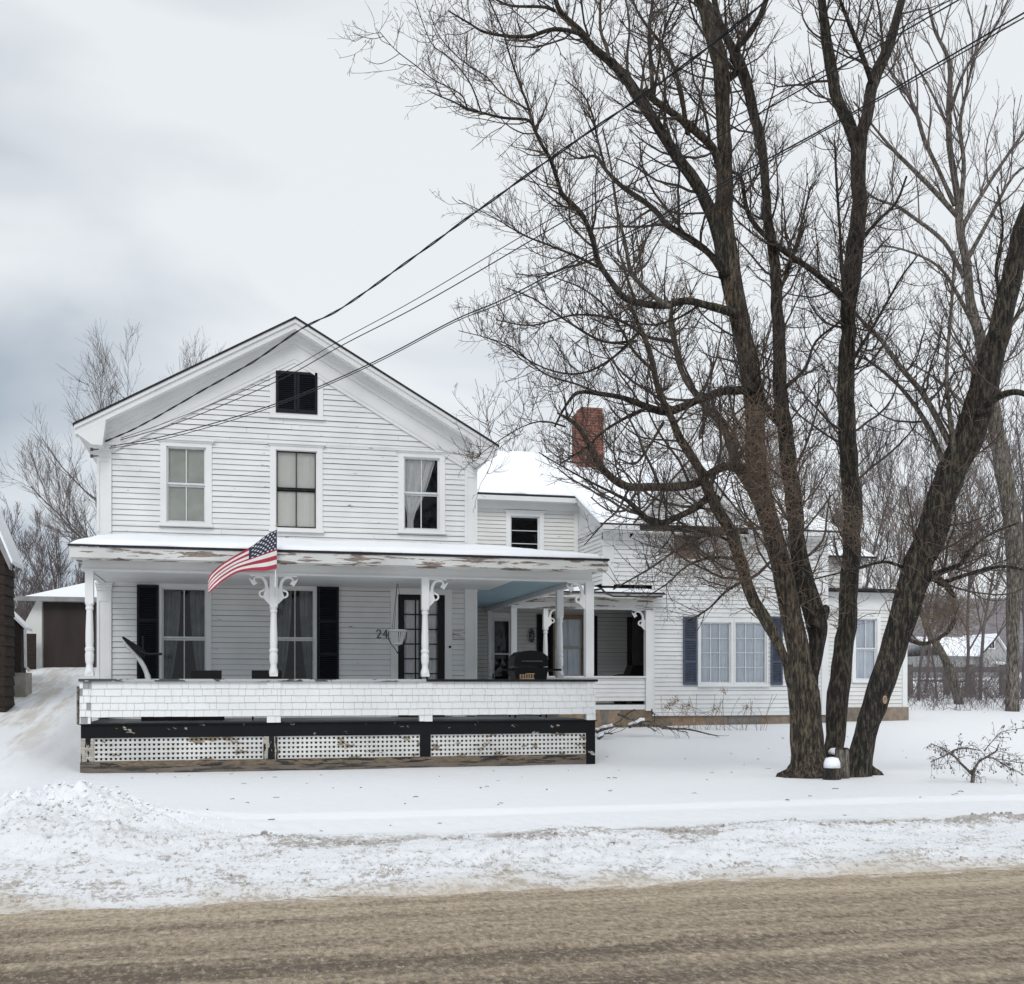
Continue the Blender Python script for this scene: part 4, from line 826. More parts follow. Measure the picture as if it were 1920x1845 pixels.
# ------------------------------------------------------------------ flag
fY = 18.97; hz0 = P(519, 993, fY); hz1 = P(519, 1066, fY)
fl = thing('flag', 'red, white and blue striped flag with stars hanging from a pole on the porch post', 'flag', P(517, 1115, fY))
s = MB(); s.tube([P(515, 1116, YP-.03), P(516, 1100, fY), P(519, 988, fY)], .011, 8); s.build('pole', 'plastic', fl)
s = MB(); s.lathe(P(519, 988, fY), [(.004, 0), (.02, .012), (.024, .028), (.014, .045), (.003, .055)], 10); s.build('finial', 'tan', fl)
top = catmull([(519, 993), (500, 1003), (472, 1024), (440, 1042), (415, 1058), (396, 1075), (390, 1088)], 8); bot = catmull([(519, 1066), (498, 1070), (470, 1070), (445, 1074), (420, 1088), (404, 1101), (391, 1113)], 8)
NS = 75
def flagpt(u, v):
    f = u*(len(top)-1); i = min(int(f), len(top)-2); g = f-i; a = top[i]*(1-g)+top[i+1]*g; c = bot[i]*(1-g)+bot[i+1]*g; q = a*(1-v)+c*v
    y = fY-.02-.10*math.sin(u*5.5+v*.8)*u**.6+.02*math.sin(u*16+v*3)*u; return P(q[0], q[1], fY+(y-fY)*1.0)
for nm, mi_, cond in (('cloth', 0, None),):
    s = MB()
    for i in range(NS):
        for j in range(26):
            u0, u1, v0, v1 = i/NS, (i+1)/NS, j/26, (j+1)/26; st = int((j+.5)/26*9); can = u1 <= .36 and v1 <= .52
            s.face([flagpt(u0, v0), flagpt(u0, v1), flagpt(u1, v1), flagpt(u1, v0)], 2 if can else (0 if st % 2 == 0 else 1))
    cl = s.build('cloth', ['red', 'fw', 'navy'], fl, smooth=True)
s = MB()
for r_ in range(7):
    for c_ in range(6 if r_ % 2 == 0 else 5):
        u = .355*((c_+.5+(.5 if r_ % 2 else 0))/6.1+.0); v = .52*((r_+.6)/7.2); pts = []
        for k in range(10): a = math.pi/2+k*math.pi/5; rr_ = 1 if k % 2 == 0 else .42; p = flagpt(u+.019*rr_*math.cos(a), v-.032*rr_*math.sin(a)); p.y -= .004; pts.append(p)
        s.face(pts)
s.build('stars', 'fw', cl)

# ------------------------------------------------------------------ things on the porch
t = thing('hanging_basket', 'white ribbed plant basket hanging on chains beside the front door', 'hanging basket', P(745, 1215, YF-1.0)); yb_ = YF-1.0
hk = P(745, 1090, yb_); bc = P(745, 1183, yb_); s = MB()
for a in (0, 2.1, 4.2): s.tube([hk, (bc.x+.16*math.cos(a), yb_+.16*math.sin(a), bc.z)], .004, 5)
s.tube([(hk.x, yb_, hk.z), (hk.x, yb_, ZC)], .006, 5); s.build('chain', 'iron', t)
s = MB()
for i in range(22):
    a = 2*math.pi*i/22; u = Vector((math.cos(a), math.sin(a), 0)); s.tube([Vector((bc.x, yb_, bc.z-.23))+u*.09, Vector((bc.x, yb_, bc.z-.10))+u*.125, Vector((bc.x, yb_, bc.z))+u*.16], [.009, .011, .012], 6)
s.lathe((bc.x, yb_, bc.z-.015), [(.155, 0), (.182, .01), (.186, .035), (.165, .04)], 30); s.lathe((bc.x, yb_, bc.z-.25), [(.03, -.02), (.095, 0), (.10, .02), (.085, .03)], 24)
s.build('basket', 'plastic', t)
s = MB()
for sg in (-1, 1): s.tube(catmull([(bc.x+sg*.16, yb_-.02, bc.z+.0), (bc.x+sg*.17, yb_-.02, bc.z-.12), (bc.x+sg*.12, yb_-.02, bc.z-.24), (bc.x+sg*.04, yb_-.02, bc.z-.34), (bc.x, yb_-.02, bc.z-.42)], 4), .008, 5)
s.build('cradle', 'iron', t)
# grill
gx_, gy_ = P(990, 1250, 21.0).x, 21.0; t = thing('barbecue_grill', 'black covered barbecue grill standing behind the porch rail', 'grill', (gx_, gy_, FZ))
s = MB(); prof2 = [(-.33, 0), (-.34, .08), (-.31, .20), (-.22, .28), (0, .31), (.2, .29), (.32, .2), (.34, .08), (.33, 0)]
s.prism([(gx_+a, gy_-.26, FZ+.98+c) for a, c in prof2], (0, .52, 0)); s.build('lid', 'grillm', t)
s = MB(); s.prism([(gx_+a, gy_-.25, FZ+c) for a, c in ((-.30, .7), (.30, .7), (.34, .97), (-.34, .97))], (0, .5, 0)); s.build('firebox', 'grillm', t)
s = MB(); s.box(gx_+.34, gx_+.62, gy_-.2, gy_+.2, FZ+.90, FZ+.94); s.build('side_shelf', 'grillm', t); s = MB(); s.box(gx_-.56, gx_-.345, gy_-.2, gy_+.2, FZ+.90, FZ+.94); s.build('side_shelf', 'grillm', t)
for a in (-1, 1):
    for c in (-1, 1): s = MB(); s.tube([(gx_+a*.27, gy_+c*.2, FZ+.72), (gx_+a*.31, gy_+c*.22, FZ)], .018, 8); s.build('leg', 'grillm', t)
s = MB(); s.tube([(gx_-.2, gy_-.29, FZ+1.08), (gx_-.2, gy_-.32, FZ+1.08), (gx_+.2, gy_-.32, FZ+1.08), (gx_+.2, gy_-.29, FZ+1.08)], .012, 6); s.build('handle', 'chainm', t)
# slatted wood piece on the rail
q = P(988, 1268, YP+.02); t = thing('slatted_rack', 'small weathered wooden rack lying on the black rail cap', 'rack', (q.x, YP+.02, sz1+.046))
s = MB()
for i in range(6): s.box(q.x-.13+i*.045, q.x-.115+i*.045, YP-.02, YP+.05, sz1+.065, sz1+.135)
s.build('slat', 'tan', t); s = MB(); s.box(q.x-.13, q.x+.13, YP-.03, YP+.07, sz1+.047, sz1+.064); s.box(q.x-.02, q.x+.13, YP-.03, YP+.06, sz1+.136, sz1+.15); s.build('base', 'tan', t)
# exercise machine
q0 = P(278, 1290, 20.7); t = thing('exercise_machine', 'grey and black exercise machine at the left end of the porch', 'exercise machine', (q0.x, 20.7, FZ))
Q = lambda a, c, y=20.7: P(a, c, y)
s = MB(); s.tube(catmull([Q(283, 1350), Q(280, 1290), Q(275, 1262), Q(262, 1237), Q(248, 1220), Q(232, 1203)], 4), [.05]*8+[.042]*13, 10); s.build('upright', 'plastic', t, smooth=True)
s = MB(); a, c = Q(229, 1196), Q(268, 1228); s.prism([(a.x, 20.6, a.z), (a.x+.03, 20.6, a.z+.02), (c.x+.03, 20.6, c.z+.09), (c.x+.02, 20.6, c.z-.05), (c.x-.08, 20.6, c.z)], (0, .25, 0)); s.build('console', 'iron', t)
s = MB(); s.tube([Q(262, 1222, 20.55), Q(280, 1227, 20.5), Q(304, 1226, 20.5)], .022, 8); s.tube([Q(268, 1192, 20.62), Q(268, 1222, 20.62)], .02, 8); s.build('handlebar', 'iron', t)
s = MB(); s.box(q0.x-.1, q0.x+1.3, 20.45, 20.95, FZ, FZ+.16); s.build('deck', 'iron', t)
# patio chairs
def chair(px, label):
    q = P(px, 1262, 20.35); z1 = P(px, 1257, 20.35).z; t = thing('patio_chair', label, 'chair', (q.x, 20.35, FZ), 'dark chairs behind the shingled rail'); x = q.x; y = 20.35
    s = MB(); s.box(x-.26, x+.26, y-.02, y+.02, FZ+.5, z1); s.build('backrest', 'iron', t); s = MB(); s.box(x-.25, x+.25, y, y+.5, FZ+.41, FZ+.45); s.build('seat', 'iron', t)
    for a in (-1, 1):
        for c in (.02, .46): s = MB(); s.tube([(x+a*.22, y+c, FZ+.42), (x+a*.24, y+c, FZ)], .014, 6); s.build('leg', 'iron', t)
        s = MB(); s.box(x+a*.25-.02, x+a*.25+.02, y, y+.45, FZ+.6, FZ+.63); s.build('armrest', 'iron', t)
chair(387, 'dark patio chair behind the rail, left of the flag post'); chair(500, 'dark patio chair behind the rail, behind the flag post')
# wreath / lantern by the storm door
q = P(997, 1192, YB-.06); t = thing('wall_wreath', 'oval dark and silver wreath on the wall by the storm door', 'wreath', q); s = MB()
for k in range(60):
    a = k*2.399; rr_ = .5+.5*((k*37) % 11)/11; c = Vector((q.x+.07*math.cos(a)*rr_, q.y-.02, q.z+.19*math.sin(a)*rr_)); s.tube([c, c+Vector((random.uniform(-.05, .05), -.03, random.uniform(-.07, .07)))], [.012, .003], 4)
s.build('leaves', 'chainm', t); s = MB(); s.tube([(q.x+.06*math.cos(a), q.y, q.z+.17*math.sin(a)) for a in np.linspace(0, 2*math.pi, 20)], .008, 5); s.build('ring', 'iron', t)
# covered thing on the side porch
q = P(1195, 1260, 27.2); t = thing('stove', 'squat black stove beneath the narrow dark window of the side porch', 'stove', (q.x, 27.2, 1.1))
s = MB(); s.prism([(q.x+a, 26.95, 1.1+c) for a, c in ((-.28, .15), (.28, .15), (.30, .75), (.22, .98), (-.2, .98), (-.30, .75))], (0, .5, 0)); s.build('body', 'grillm', t); s = MB(); s.lathe((q.x-.5, 27.1, 1.1), [(.16, 0), (.18, .4), (.17, .6), (.2, .72), (.06, .76)], 14); s.build('drum', 'grillm', t)

# ------------------------------------------------------------------ the big tree
TD = 17.5
tb = D(1550, 1452, TD); tree = thing('maple_tree', 'big bare multi-stemmed tree with dark furrowed bark in the front yard', 'tree', (tb.x, tb.y, gz_(tb.x, tb.y)))
LIMBS = []
def limb(pts, d0, d1, name='limb', m_='bark', n_=12, jit=.085, reg=True, wmul=.96):
    N_ = len(pts); q = []
    for i, p in enumerate(pts):
        d = d0+(d1-d0)*(i/(N_-1)); v = D(p[0], p[1], d); q.append((v.x, v.y, v.z, p[2]*d/FPX/2*wmul))
    c = catmull(q, 4)
    if n_ >= 12:      # small real kinks so that limbs are not smooth hoses
        for i in range(1, len(c)-1):
            v = Vector(c[i][:3]); k = min(c[i][3]*.35, .035); c[i][0] += k*noise.noise(v*3.1); c[i][1] += k*noise.noise(v*3.1+Vector((9, 0, 0)))
    s = MB(); s.tube([tuple(v[:3]) for v in c], [max(v[3], .004) for v in c], n_, jit=jit); o = s.build(name, m_, tree, smooth=True)
    if reg: LIMBS.append(c)
    return o
A_ = [(1519, 1478, 108), (1519, 1455, 92), (1518, 1425, 68), (1517, 1400, 58), (1511, 1300, 48), (1495, 1215, 43), (1473, 1100, 40), (1450, 1000, 38), (1421, 900, 41), (1417, 800, 37), (1406, 700, 35), (1387, 600, 37), (1368, 500, 40), (1357, 400, 36), (1358, 300, 30), (1356, 200, 28), (1346, 100, 32), (1315, 0, 25), (1295, -80, 22)]
limb(A_, TD, TD+.4, 'stem', n_=18)
limb([(1518, 1400, 26), (1520, 1330, 26), (1523, 1267, 24), (1530, 1215, 28), (1530, 1160, 42), (1503, 1075, 35), (1492, 1000, 31), (1490, 950, 33), (1483, 900, 31), (1470, 800, 31), (1461, 700, 26), (1458, 600, 24), (1454, 500, 21), (1438, 400, 18), (1432, 300, 17), (1411, 200, 20), (1394, 130, 20), (1357, 60, 14), (1339, 0, 11), (1325, -70, 9)], TD+.15, TD+1.0, 'stem', 'barkdark', 16)
limb([(1530, 1175, 30), (1546, 1145, 22), (1552, 1136, 10)], TD+.15, TD+.1, 'limb', 'barkdark', 10, reg=False)
limb([(1562, 1440, 40), (1565, 1400, 37), (1572, 1300, 41), (1585, 1200, 37), (1591, 1100, 35), (1598, 1000, 35), (1598, 930, 38), (1594, 900, 35), (1588, 800, 34), (1587, 700, 32), (1590, 600, 28), (1598, 500, 34), (1610, 400, 29), (1609, 300, 28), (1609, 258, 34)], TD+.5, TD+1.1, 'stem', 'barkdark', 16)
limb([(1606, 275, 24), (1594, 236, 24), (1570, 190, 23), (1553, 100, 22), (1541, 0, 15), (1535, -80, 12)], TD+1.1, TD+.9, m_='barkdark')
limb([(1611, 275, 24), (1627, 205, 23), (1638, 150, 23), (1661, 100, 21), (1692, 0, 15), (1712, -80, 13)], TD+1.1, TD+1.6, m_='barkdark')
limb([(1634, 155, 11), (1615, 100, 10), (1598, 60, 9), (1575, 0, 6), (1560, -50, 5)], TD+1.2, TD+.5, m_='barkdark')
limb([(1603, 1482, 78), (1604, 1455, 56), (1617, 1400, 39), (1646, 1300, 42), (1681, 1200, 44), (1710, 1100, 50), (1726, 1050, 48), (1747, 1000, 50), (1777, 900, 49), (1800, 850, 49), (1825, 800, 50), (1850, 700, 46), (1880, 600, 36), (1900, 500, 33), (1920, 430, 30), (1945, 330, 25)], TD-.1, TD-1.2, 'stem', 'barkdark', 18, wmul=1.1)
limb([(1490, 1466, 26), (1490, 1440, 18), (1487, 1330, 14), (1477, 1260, 14), (1466, 1225, 17), (1446, 1178, 23), (1416, 1130, 23), (1400, 1090, 23), (1386, 1050, 23), (1372, 1000, 23), (1348, 960, 23), (1327, 920, 20), (1312, 885, 17), (1297, 856, 17), (1273, 816, 16), (1258, 783, 14), (1236, 735, 12), (1220, 668, 11), (1203, 622, 9), (1182, 575, 7)], TD-.1, TD-1.0, 'stem', 'bark', 14)
limb([(1428, 950, 26), (1388, 880, 21), (1373, 844, 18), (1355, 798, 16), (1328, 768, 15), (1303, 737, 13), (1279, 698, 11), (1267, 652, 11), (1258, 601, 9), (1262, 560, 5)], TD, TD+.6, m_='barkpale')
# side limbs
LB = [
 ([(1380, 590, 20), (1364, 583, 18), (1328, 573, 15), (1285, 564, 14), (1243, 573, 14), (1194, 567, 13), (1167, 555, 13), (1146, 528, 12), (1121, 490, 12), (1113, 455, 11), (1097, 413, 10), (1074, 384, 10), (1054, 364, 9), (1045, 338, 8), (1032, 299, 8), (1015, 270, 7), (999, 234, 7), (989, 195, 5), (976, 163, 4.5), (957, 107, 4), (941, 55, 3), (915, -5, 3)], TD, TD-2.2, 'barkdark'),
 ([(999, 234, 6), (986, 224, 5.5), (944, 221, 5), (902, 211, 4.5), (876, 205, 4), (853, 192, 3.2), (824, 180, 2.6), (801, 169, 2)], TD-1.9, TD-2.4, 'barkdark'),
 ([(902, 210, 3.5), (885, 163, 3), (863, 130, 2.6), (837, 104, 2.2), (807, 78, 2), (778, 0, 1.6)], TD-2, TD-1.5, 'barkdark'),
 ([(876, 203, 3), (863, 176, 2.6), (814, 150, 2.2), (781, 124, 2), (742, 94, 1.6), (712, 60, 1.4)], TD-2.2, TD-3, 'barkdark'),
 ([(989, 205, 4), (941, 176, 3), (911, 143, 2.6), (863, 111, 2.2), (824, 68, 2), (804, 20, 1.6)], TD-2, TD-1, 'barkdark'),
 ([(1362, 520, 28), (1344, 430, 25), (1320, 370, 24), (1300, 335, 23), (1269, 293, 22), (1235, 240, 20), (1198, 185, 22), (1168, 140, 19), (1142, 114, 17), (1110, 88, 15), (1088, 58, 12), (1051, 22, 10), (1036, -20, 8)], TD+.2, TD-.8, 'barkdark'),
 ([(1352, 320, 17), (1337, 279, 16), (1300, 242, 15), (1265, 215, 14), (1230, 190, 13), (1207, 169, 12)], TD+.3, TD-.4, 'bark'),
 ([(1104, 78, 9), (1084, 62, 9), (1038, 55, 8), (993, 68, 7), (954, 68, 6), (908, 60, 5), (882, 45, 4), (840, 20, 3)], TD-.7, TD-1.6, 'barkdark'),
 ([(1040, 20, 7), (1019, 13, 6), (960, 11, 5), (928, -2, 4), (880, -30, 3)], TD-.8, TD-.4, 'barkdark'),
 ([(1224, 175, 9), (1220, 114, 8), (1217, 58, 7), (1224, 0, 6), (1226, -50, 5)], TD-.2, TD+.4, 'bark'),
 ([(1226, 180, 6), (1233, 130, 5), (1246, 58, 4), (1272, 0, 4)], TD-.2, TD-.7, 'bark'),
 ([(1142, 110, 8), (1137, 88, 7), (1126, 55, 6), (1126, 0, 5), (1130, -40, 4)], TD-.6, TD-.2, 'bark'),
 ([(1290, 250, 10), (1285, 228, 9), (1275, 163, 8), (1250, 98, 7), (1201, 32, 5), (1185, -5, 4)], TD+.1, TD+1.0, 'bark'),
 ([(1362, 520, 16), (1334, 480, 14), (1300, 452, 13), (1253, 423, 12), (1233, 400, 11), (1207, 377, 10), (1168, 351, 9), (1136, 319, 7), (1116, 293, 6), (1085, 297, 4), (1058, 283, 3)], TD+.2, TD+2.0, 'barkdark'),
 ([(1136, 319, 5), (1120, 260, 4.5), (1112, 220, 4), (1095, 180, 3), (1060, 150, 2.5)], TD+1.6, TD+2, 'bark'),
 ([(1255, 575, 11), (1225, 555, 10), (1194, 525, 9), (1181, 504, 8), (1173, 460, 7), (1155, 384, 5), (1145, 309, 4), (1130, 240, 3)], TD-.8, TD+.8, 'barkpale'),
 ([(1410, 725, 20), (1395, 731, 18), (1355, 734, 16), (1316, 747, 15), (1279, 763, 16), (1249, 772, 16), (1219, 765, 14), (1188, 753, 12), (1164, 745, 10), (1128, 739, 9), (1085, 736, 7), (1060, 762, 5), (1040, 800, 4)], TD, TD-1.8, 'barkdark'),
 ([(1212, 765, 8), (1170, 785, 6), (1130, 810, 5), (1100, 838, 4), (1050, 870, 3)], TD-1, TD-1.6, 'barkdark'),
 ([(1398, 880, 20), (1364, 874, 17), (1334, 886, 16), (1304, 907, 17), (1261, 913, 17), (1218, 913, 16), (1182, 913, 16), (1158, 904, 15), (1137, 886, 14), (1118, 862, 12), (1100, 825, 11), (1079, 795, 9), (1045, 774, 4)], TD, TD-1.9, 'bark'),
 ([(1345, 935, 16), (1322, 938, 15), (1304, 953, 13), (1273, 968, 12), (1243, 980, 13), (1219, 977, 14), (1200, 962, 12), (1179, 941, 9), (1150, 925, 6), (1100, 900, 4), (1050, 872, 3), (1010, 848, 2)], TD-.4, TD-2.4, 'barkdark'),
 ([(1590, 575, 13), (1577, 556, 12), (1523, 507, 11), (1458, 462, 10), (1406, 408, 9), (1390, 336, 7), (1372, 322, 5)], TD+.8, TD+.3, 'barkdark'),
 ([(1588, 600, 8), (1580, 520, 7), (1576, 450, 6), (1568, 330, 5), (1566, 275, 4)], TD+.7, TD+.4, 'barkdark'),
 ([(1470, 800, 20), (1440, 770, 16), (1425, 740, 14), (1410, 715, 14)], TD+.4, TD+.1, 'barkdark'),
 ([(1362, 150, 14), (1385, 130, 14), (1372, 105, 10), (1400, 70, 12), (1425, 30, 11), (1440, -10, 10)], TD+.3, TD-.3, 'barkdark'),
 ([(1735, 1078, 20), (1755, 1085, 16), (1774, 1098, 13), (1790, 1120, 7)], TD-.5, TD-.9, 'barkdark'),
 ([(1760, 1095, 10), (1790, 1085, 8), (1844, 1068, 7), (1888, 1062, 6), (1925, 1070, 5)], TD-.6, TD-1.5, 'barkdark'),
 ([(1745, 1080, 14), (1785, 1065, 10), (1801, 1057, 9), (1823, 1027, 7), (1860, 1000, 5), (1910, 980, 4)], TD-.6, TD-.2, 'barkdark'),
 ([(1698, 1192, 10), (1710, 1202, 9), (1739, 1206, 8), (1779, 1184, 7), (1790, 1163, 6)], TD-.4, TD-.8, 'bark'),
 ([(1705, 1072, 9), (1695, 1065, 7), (1665, 1054, 6), (1638, 1057, 5), (1590, 1070, 4), (1522, 1087, 3)], TD-.3, TD-1, 'barkdark'),
 ([(1780, 830, 13), (1735, 745, 11), (1690, 690, 10), (1650, 635, 8), (1608, 592, 6), (1570, 540, 4)], TD-.9, TD+1.6, 'barkpale'),
 ([(1770, 870, 12), (1740, 800, 10), (1700, 740, 8), (1660, 700, 6), (1620, 670, 4)], TD-.8, TD+1.0, 'barkpale'),
 ([(1790, 850, 12), (1780, 770, 9), (1775, 690, 7), (1785, 560, 6), (1790, 470, 5)], TD-.9, TD-1.5, 'barkpale'),
 ([(1830, 780, 16), (1870, 745, 14), (1905, 735, 12), (1935, 745, 10)], TD-1, TD-1.8, 'barkdark'),
 ([(1880, 600, 10), (1872, 540, 8), (1868, 500, 6), (1880, 430, 5), (1870, 350, 4)], TD-1.1, TD-.6, 'barkdark'),
 ([(1455, 560, 9), (1480, 500, 7), (1500, 430, 5), (1520, 350, 4)], TD+.6, TD+1.5, 'bark'),
 ([(1600, 470, 8), (1640, 420, 6), (1680, 380, 5), (1700, 330, 4)], TD+1, TD+.2, 'bark'),
 ([(1590, 690, 8), (1620, 640, 6), (1650, 590, 5), (1690, 520, 4), (1720, 480, 3)], TD+.8, TD, 'barkdark'),
 ([(1475, 725, 8), (1510, 690, 6), (1530, 640, 5), (1580, 600, 4)], TD+.5, TD+1.6, 'barkdark'),
 ([(1400, 1085, 7), (1360, 1110, 5), (1330, 1140, 4), (1290, 1165, 3)], TD-.4, TD-1, 'barkdark'),
 ([(1372, 1000, 8), (1320, 1005, 6), (1270, 1030, 5), (1220, 1065, 4), (1150, 1105, 3)], TD-.5, TD-2, 'bark'),
 ([(1386, 1050, 8), (1340, 1045, 6), (1290, 1060, 4), (1250, 1095, 3), (1210, 1120, 2)], TD-.5, TD-1.5, 'bark'),
 ([(1245, 790, 6), (1215, 840, 5), (1190, 870, 4), (1160, 860, 3)], TD-1, TD-.6, 'bark'),
 ([(1230, 700, 7), (1190, 660, 6), (1160, 610, 5), (1130, 570, 4), (1090, 540, 3), (1040, 520, 2)], TD-1, TD-2, 'bark'),
 ([(1190, 640, 6), (1130, 640, 5), (1060, 600, 4), (1000, 560, 3), (950, 540, 2)], TD-1.1, TD-2.4, 'bark'),
 ([(1260, 640, 8), (1210, 630, 6), (1160, 600, 5), (1080, 590, 4), (1000, 610, 3), (930, 600, 2)], TD, TD-2.6, 'bark'),
 ([(1120, 500, 6), (1080, 480, 5), (1030, 460, 4), (980, 440, 3), (930, 410, 2), (860, 375, 1.6)], TD-1.2, TD-2.4, 'barkdark'),
 ([(1200, 620, 6), (1150, 670, 5), (1090, 700, 4), (1020, 690, 3), (930, 640, 2), (860, 620, 1.5)], TD-1, TD-2.5, 'barkdark'),
 ([(1128, 739, 5), (1080, 720, 4), (1020, 700, 3), (960, 650, 2.2), (900, 630, 1.6)], TD-1.4, TD-2.6, 'bark'),
 ([(1060, 800, 4), (1020, 790, 3), (980, 800, 2.2), (930, 830, 1.8), (890, 860, 1.5)], TD-1.6, TD-2.6, 'bark'),
]
for pts, d0, d1, m_ in LB: limb(pts, d0, d1, m_=m_, n_=10, jit=.10)
# twigs: each generation grows from the one before
def resample(c, K):
    s_ = np.linspace(0, len(c)-1, K); i = np.minimum(s_.astype(int), len(c)-2); f = (s_-i)[:, None]; return c[i]*(1-f)+c[i+1]*f
Kp = 24; base = np.array([resample(c, Kp) for c in LIMBS]); bp, br_ = base[:, :, :3], base[:, :, 3]
keep = []
# the thick lower stems stay clear; branchlets start above 3.2 m
l1, r1 = spawn(bp, br_, 4.3, .9, 2.2, 9, (40, 85), .02, .13, .13, .5, .0055, .4, t0=.08, rscale=.06); ok = l1[:, 0, 2] > 3.0; l1, r1 = l1[ok], r1[ok]
l2, r2 = spawn(l1, r1, 5.6, .3, 1.0, 6, (30, 70), .0, .14, .14, .6, .0042, .5, t0=.15)
thin = br_.mean(1) < .045
l2b, r2b = spawn(bp[thin], br_[thin], 8.0, .3, 1.0, 6, (30, 75), .05, .13, .14, .6, .0042, .5, t0=.1)
l2 = np.concatenate([l2, l2b]); r2 = np.concatenate([r2, r2b])
l3, r3 = spawn(l2, r2, 9.5, .10, .38, 4, (25, 65), .05, .12, .15, .7, .0023, .6, t0=.2)
sel = rng.random(len(l3)) < .45
l4, r4 = spawn(l3[sel], r3[sel], 6.0, .05, .11, 3, (40, 90), -.9, -.25, .1, .9, .0032, .9, t0=.5)
# epicormic sprouts low on the stems
l5, r5 = spawn(bp[:12], br_[:12], 17, .25, .9, 5, (35, 85), .1, .05, .30, .5, .0032, .5, t0=.02); 
ok = (l5[:, 0, 2] > 2.4) & (l5[:, 0, 2] < 9.5); l5, r5 = l5[ok], r5[ok]
l6, r6 = spawn(l5, r5, 7, .1, .35, 4, (25, 70), .0, .03, .25, .8, .0026, .6)
print('twigs', len(l1), len(l2), len(l3), len(l4), len(l5), len(l6))
V, F = cat([batch_tubes(l1, r1, 5), batch_tubes(l2, r2, 3), batch_tubes(l3, r3, 3), batch_tubes(l4, r4, 3)])
tag(npmesh('twigs', V, F, 'twig', tree), kind='stuff')
V, F = cat([batch_tubes(l5, r5, 3), batch_tubes(l6, r6, 3)]); tag(npmesh('sprouts', V, F, 'sprout', tree), kind='stuff')
# sprout knots: dense balls of fine shoots where limbs were cut
kn = [(1360, 1040, .9, 420), (1375, 1075, .6, 260), (1420, 870, .9, 500), (1410, 800, .7, 250), (1780, 1150, .75, 620), (1290, 1045, 1.0, 420), (1790, 1000, .9, 420), (1450, 970, .9, 350), (1250, 935, .8, 160), (1590, 980, .9, 200), (1470, 900, .7, 150)]
KP = []
for px, py, rr_, n_ in kn:
    c = np.array(D(px, py, TD-.55)); p0 = c+rng.normal(size=(n_, 3))*rr_*.30; d = unit(rng.normal(size=(n_, 3))+np.array([-.5, 0, .2])); L = rng.uniform(.1, .62, n_); pp = np.zeros((n_, 5, 3)); pp[:, 0] = p0; cur = d
    for k in range(1, 5): cur = unit(cur+rng.normal(size=(n_, 3))*.38); pp[:, k] = pp[:, k-1]+cur*(L/4)[:, None]
    KP.append(pp)
KP = np.concatenate(KP); V, F = batch_tubes(KP, np.full(KP.shape[:2], .0026), 3); tag(npmesh('sprout_knots', V, F, 'sprout', tree), kind='stuff')
for a_, (bx_, by_), L_ in ((3.5, (1500, 1455), .42), (4.4, (1512, 1458), .36), (2.7, (1495, 1450), .30), (5.4, (1532, 1460), .30), (4.9, (1606, 1470), .30), (5.9, (1616, 1468), .34), (.3, (1618, 1462), .25)):
    p = D(bx_, by_, TD-.05); p.z = gz_(p.x, p.y)+.22; u = Vector((math.cos(a_), math.sin(a_), 0)); s = MB(); s.tube([tuple(v) for v in catmull([tuple(p), tuple(p+u*.10+Vector((0, 0, -.12))), tuple(p+u*.26+Vector((0, 0, -.20))), tuple(p+u*L_+Vector((0, 0, -.30)))], 4)], list(np.linspace(.13, .035, 13)), 10, jit=.3); s.build('root', 'bark', tree, smooth=True)
# cut scar on the leaning stem
q = D(1660, 1312, TD-.62); s = MB(); s.lathe((0, 0, 0), [(.035, 0), (.05, .02), (.035, .035), (.012, .01)], 14); s.v = [(q.x+a*.8, q.y+.03-c, q.z+b2*1.3) for a, b2, c in s.v]; s.build('branch_scar', 'cutwood', tree)
# stump pieces at the foot
def logsec(px, py, d, r_, h, m_, label, cap_, name='log_section', zoff=0):
    p = D(px, py, d); g = gz_(p.x, p.y)+zoff; t = thing(name, label, 'log', (p.x, p.y, g)); s = MB(); n_ = 20; k = len(s.v)
    for j, (f, zz) in enumerate(((1.05, -.05), (1.0, h*.3), (.97, h*.7), (.95, h))):
        for i in range(n_): a = 2*math.pi*i/n_; rr_ = r_*f*(1+.06*math.sin(i*5.1)+.05*random.random()); s.v.append((p.x+rr_*math.cos(a), p.y+rr_*math.sin(a), g+zz))
    for j in range(3):
        for i in range(n_): i2 = (i+1) % n_; s.f.append((k+j*n_+i, k+j*n_+i2, k+(j+1)*n_+i2, k+(j+1)*n_+i)); s.m.append(0)
    s.f.append(tuple(k+3*n_+i for i in range(n_))); s.m.append(0); s.build('bark', m_, t)
    s = MB(); s.lathe((p.x, p.y, g+h), [(r_*.98, .001), (r_*.95, cap_*.5), (r_*.75, cap_*.9), (r_*.2, cap_)], 16); s.build('top' if m_ != 'x' else 'snow_cap', 'snow' if cap_ > .03 else 'barkdark', t, smooth=True); return t
logsec(1579, 1452, TD-.55, .105, .44, 'barkpale', 'pale cut stump between the stems of the big tree', .025, 'tree_stump')
logsec(1560, 1480, TD-.8, .125, .17, 'barkdark', 'low black log section capped with snow at the foot of the tree', .16)
logsec(1573, 1440, TD+.1, .17, .36, 'barkdark', 'dark stump under a snow cap behind the pale stump', .10, 'tree_stump')

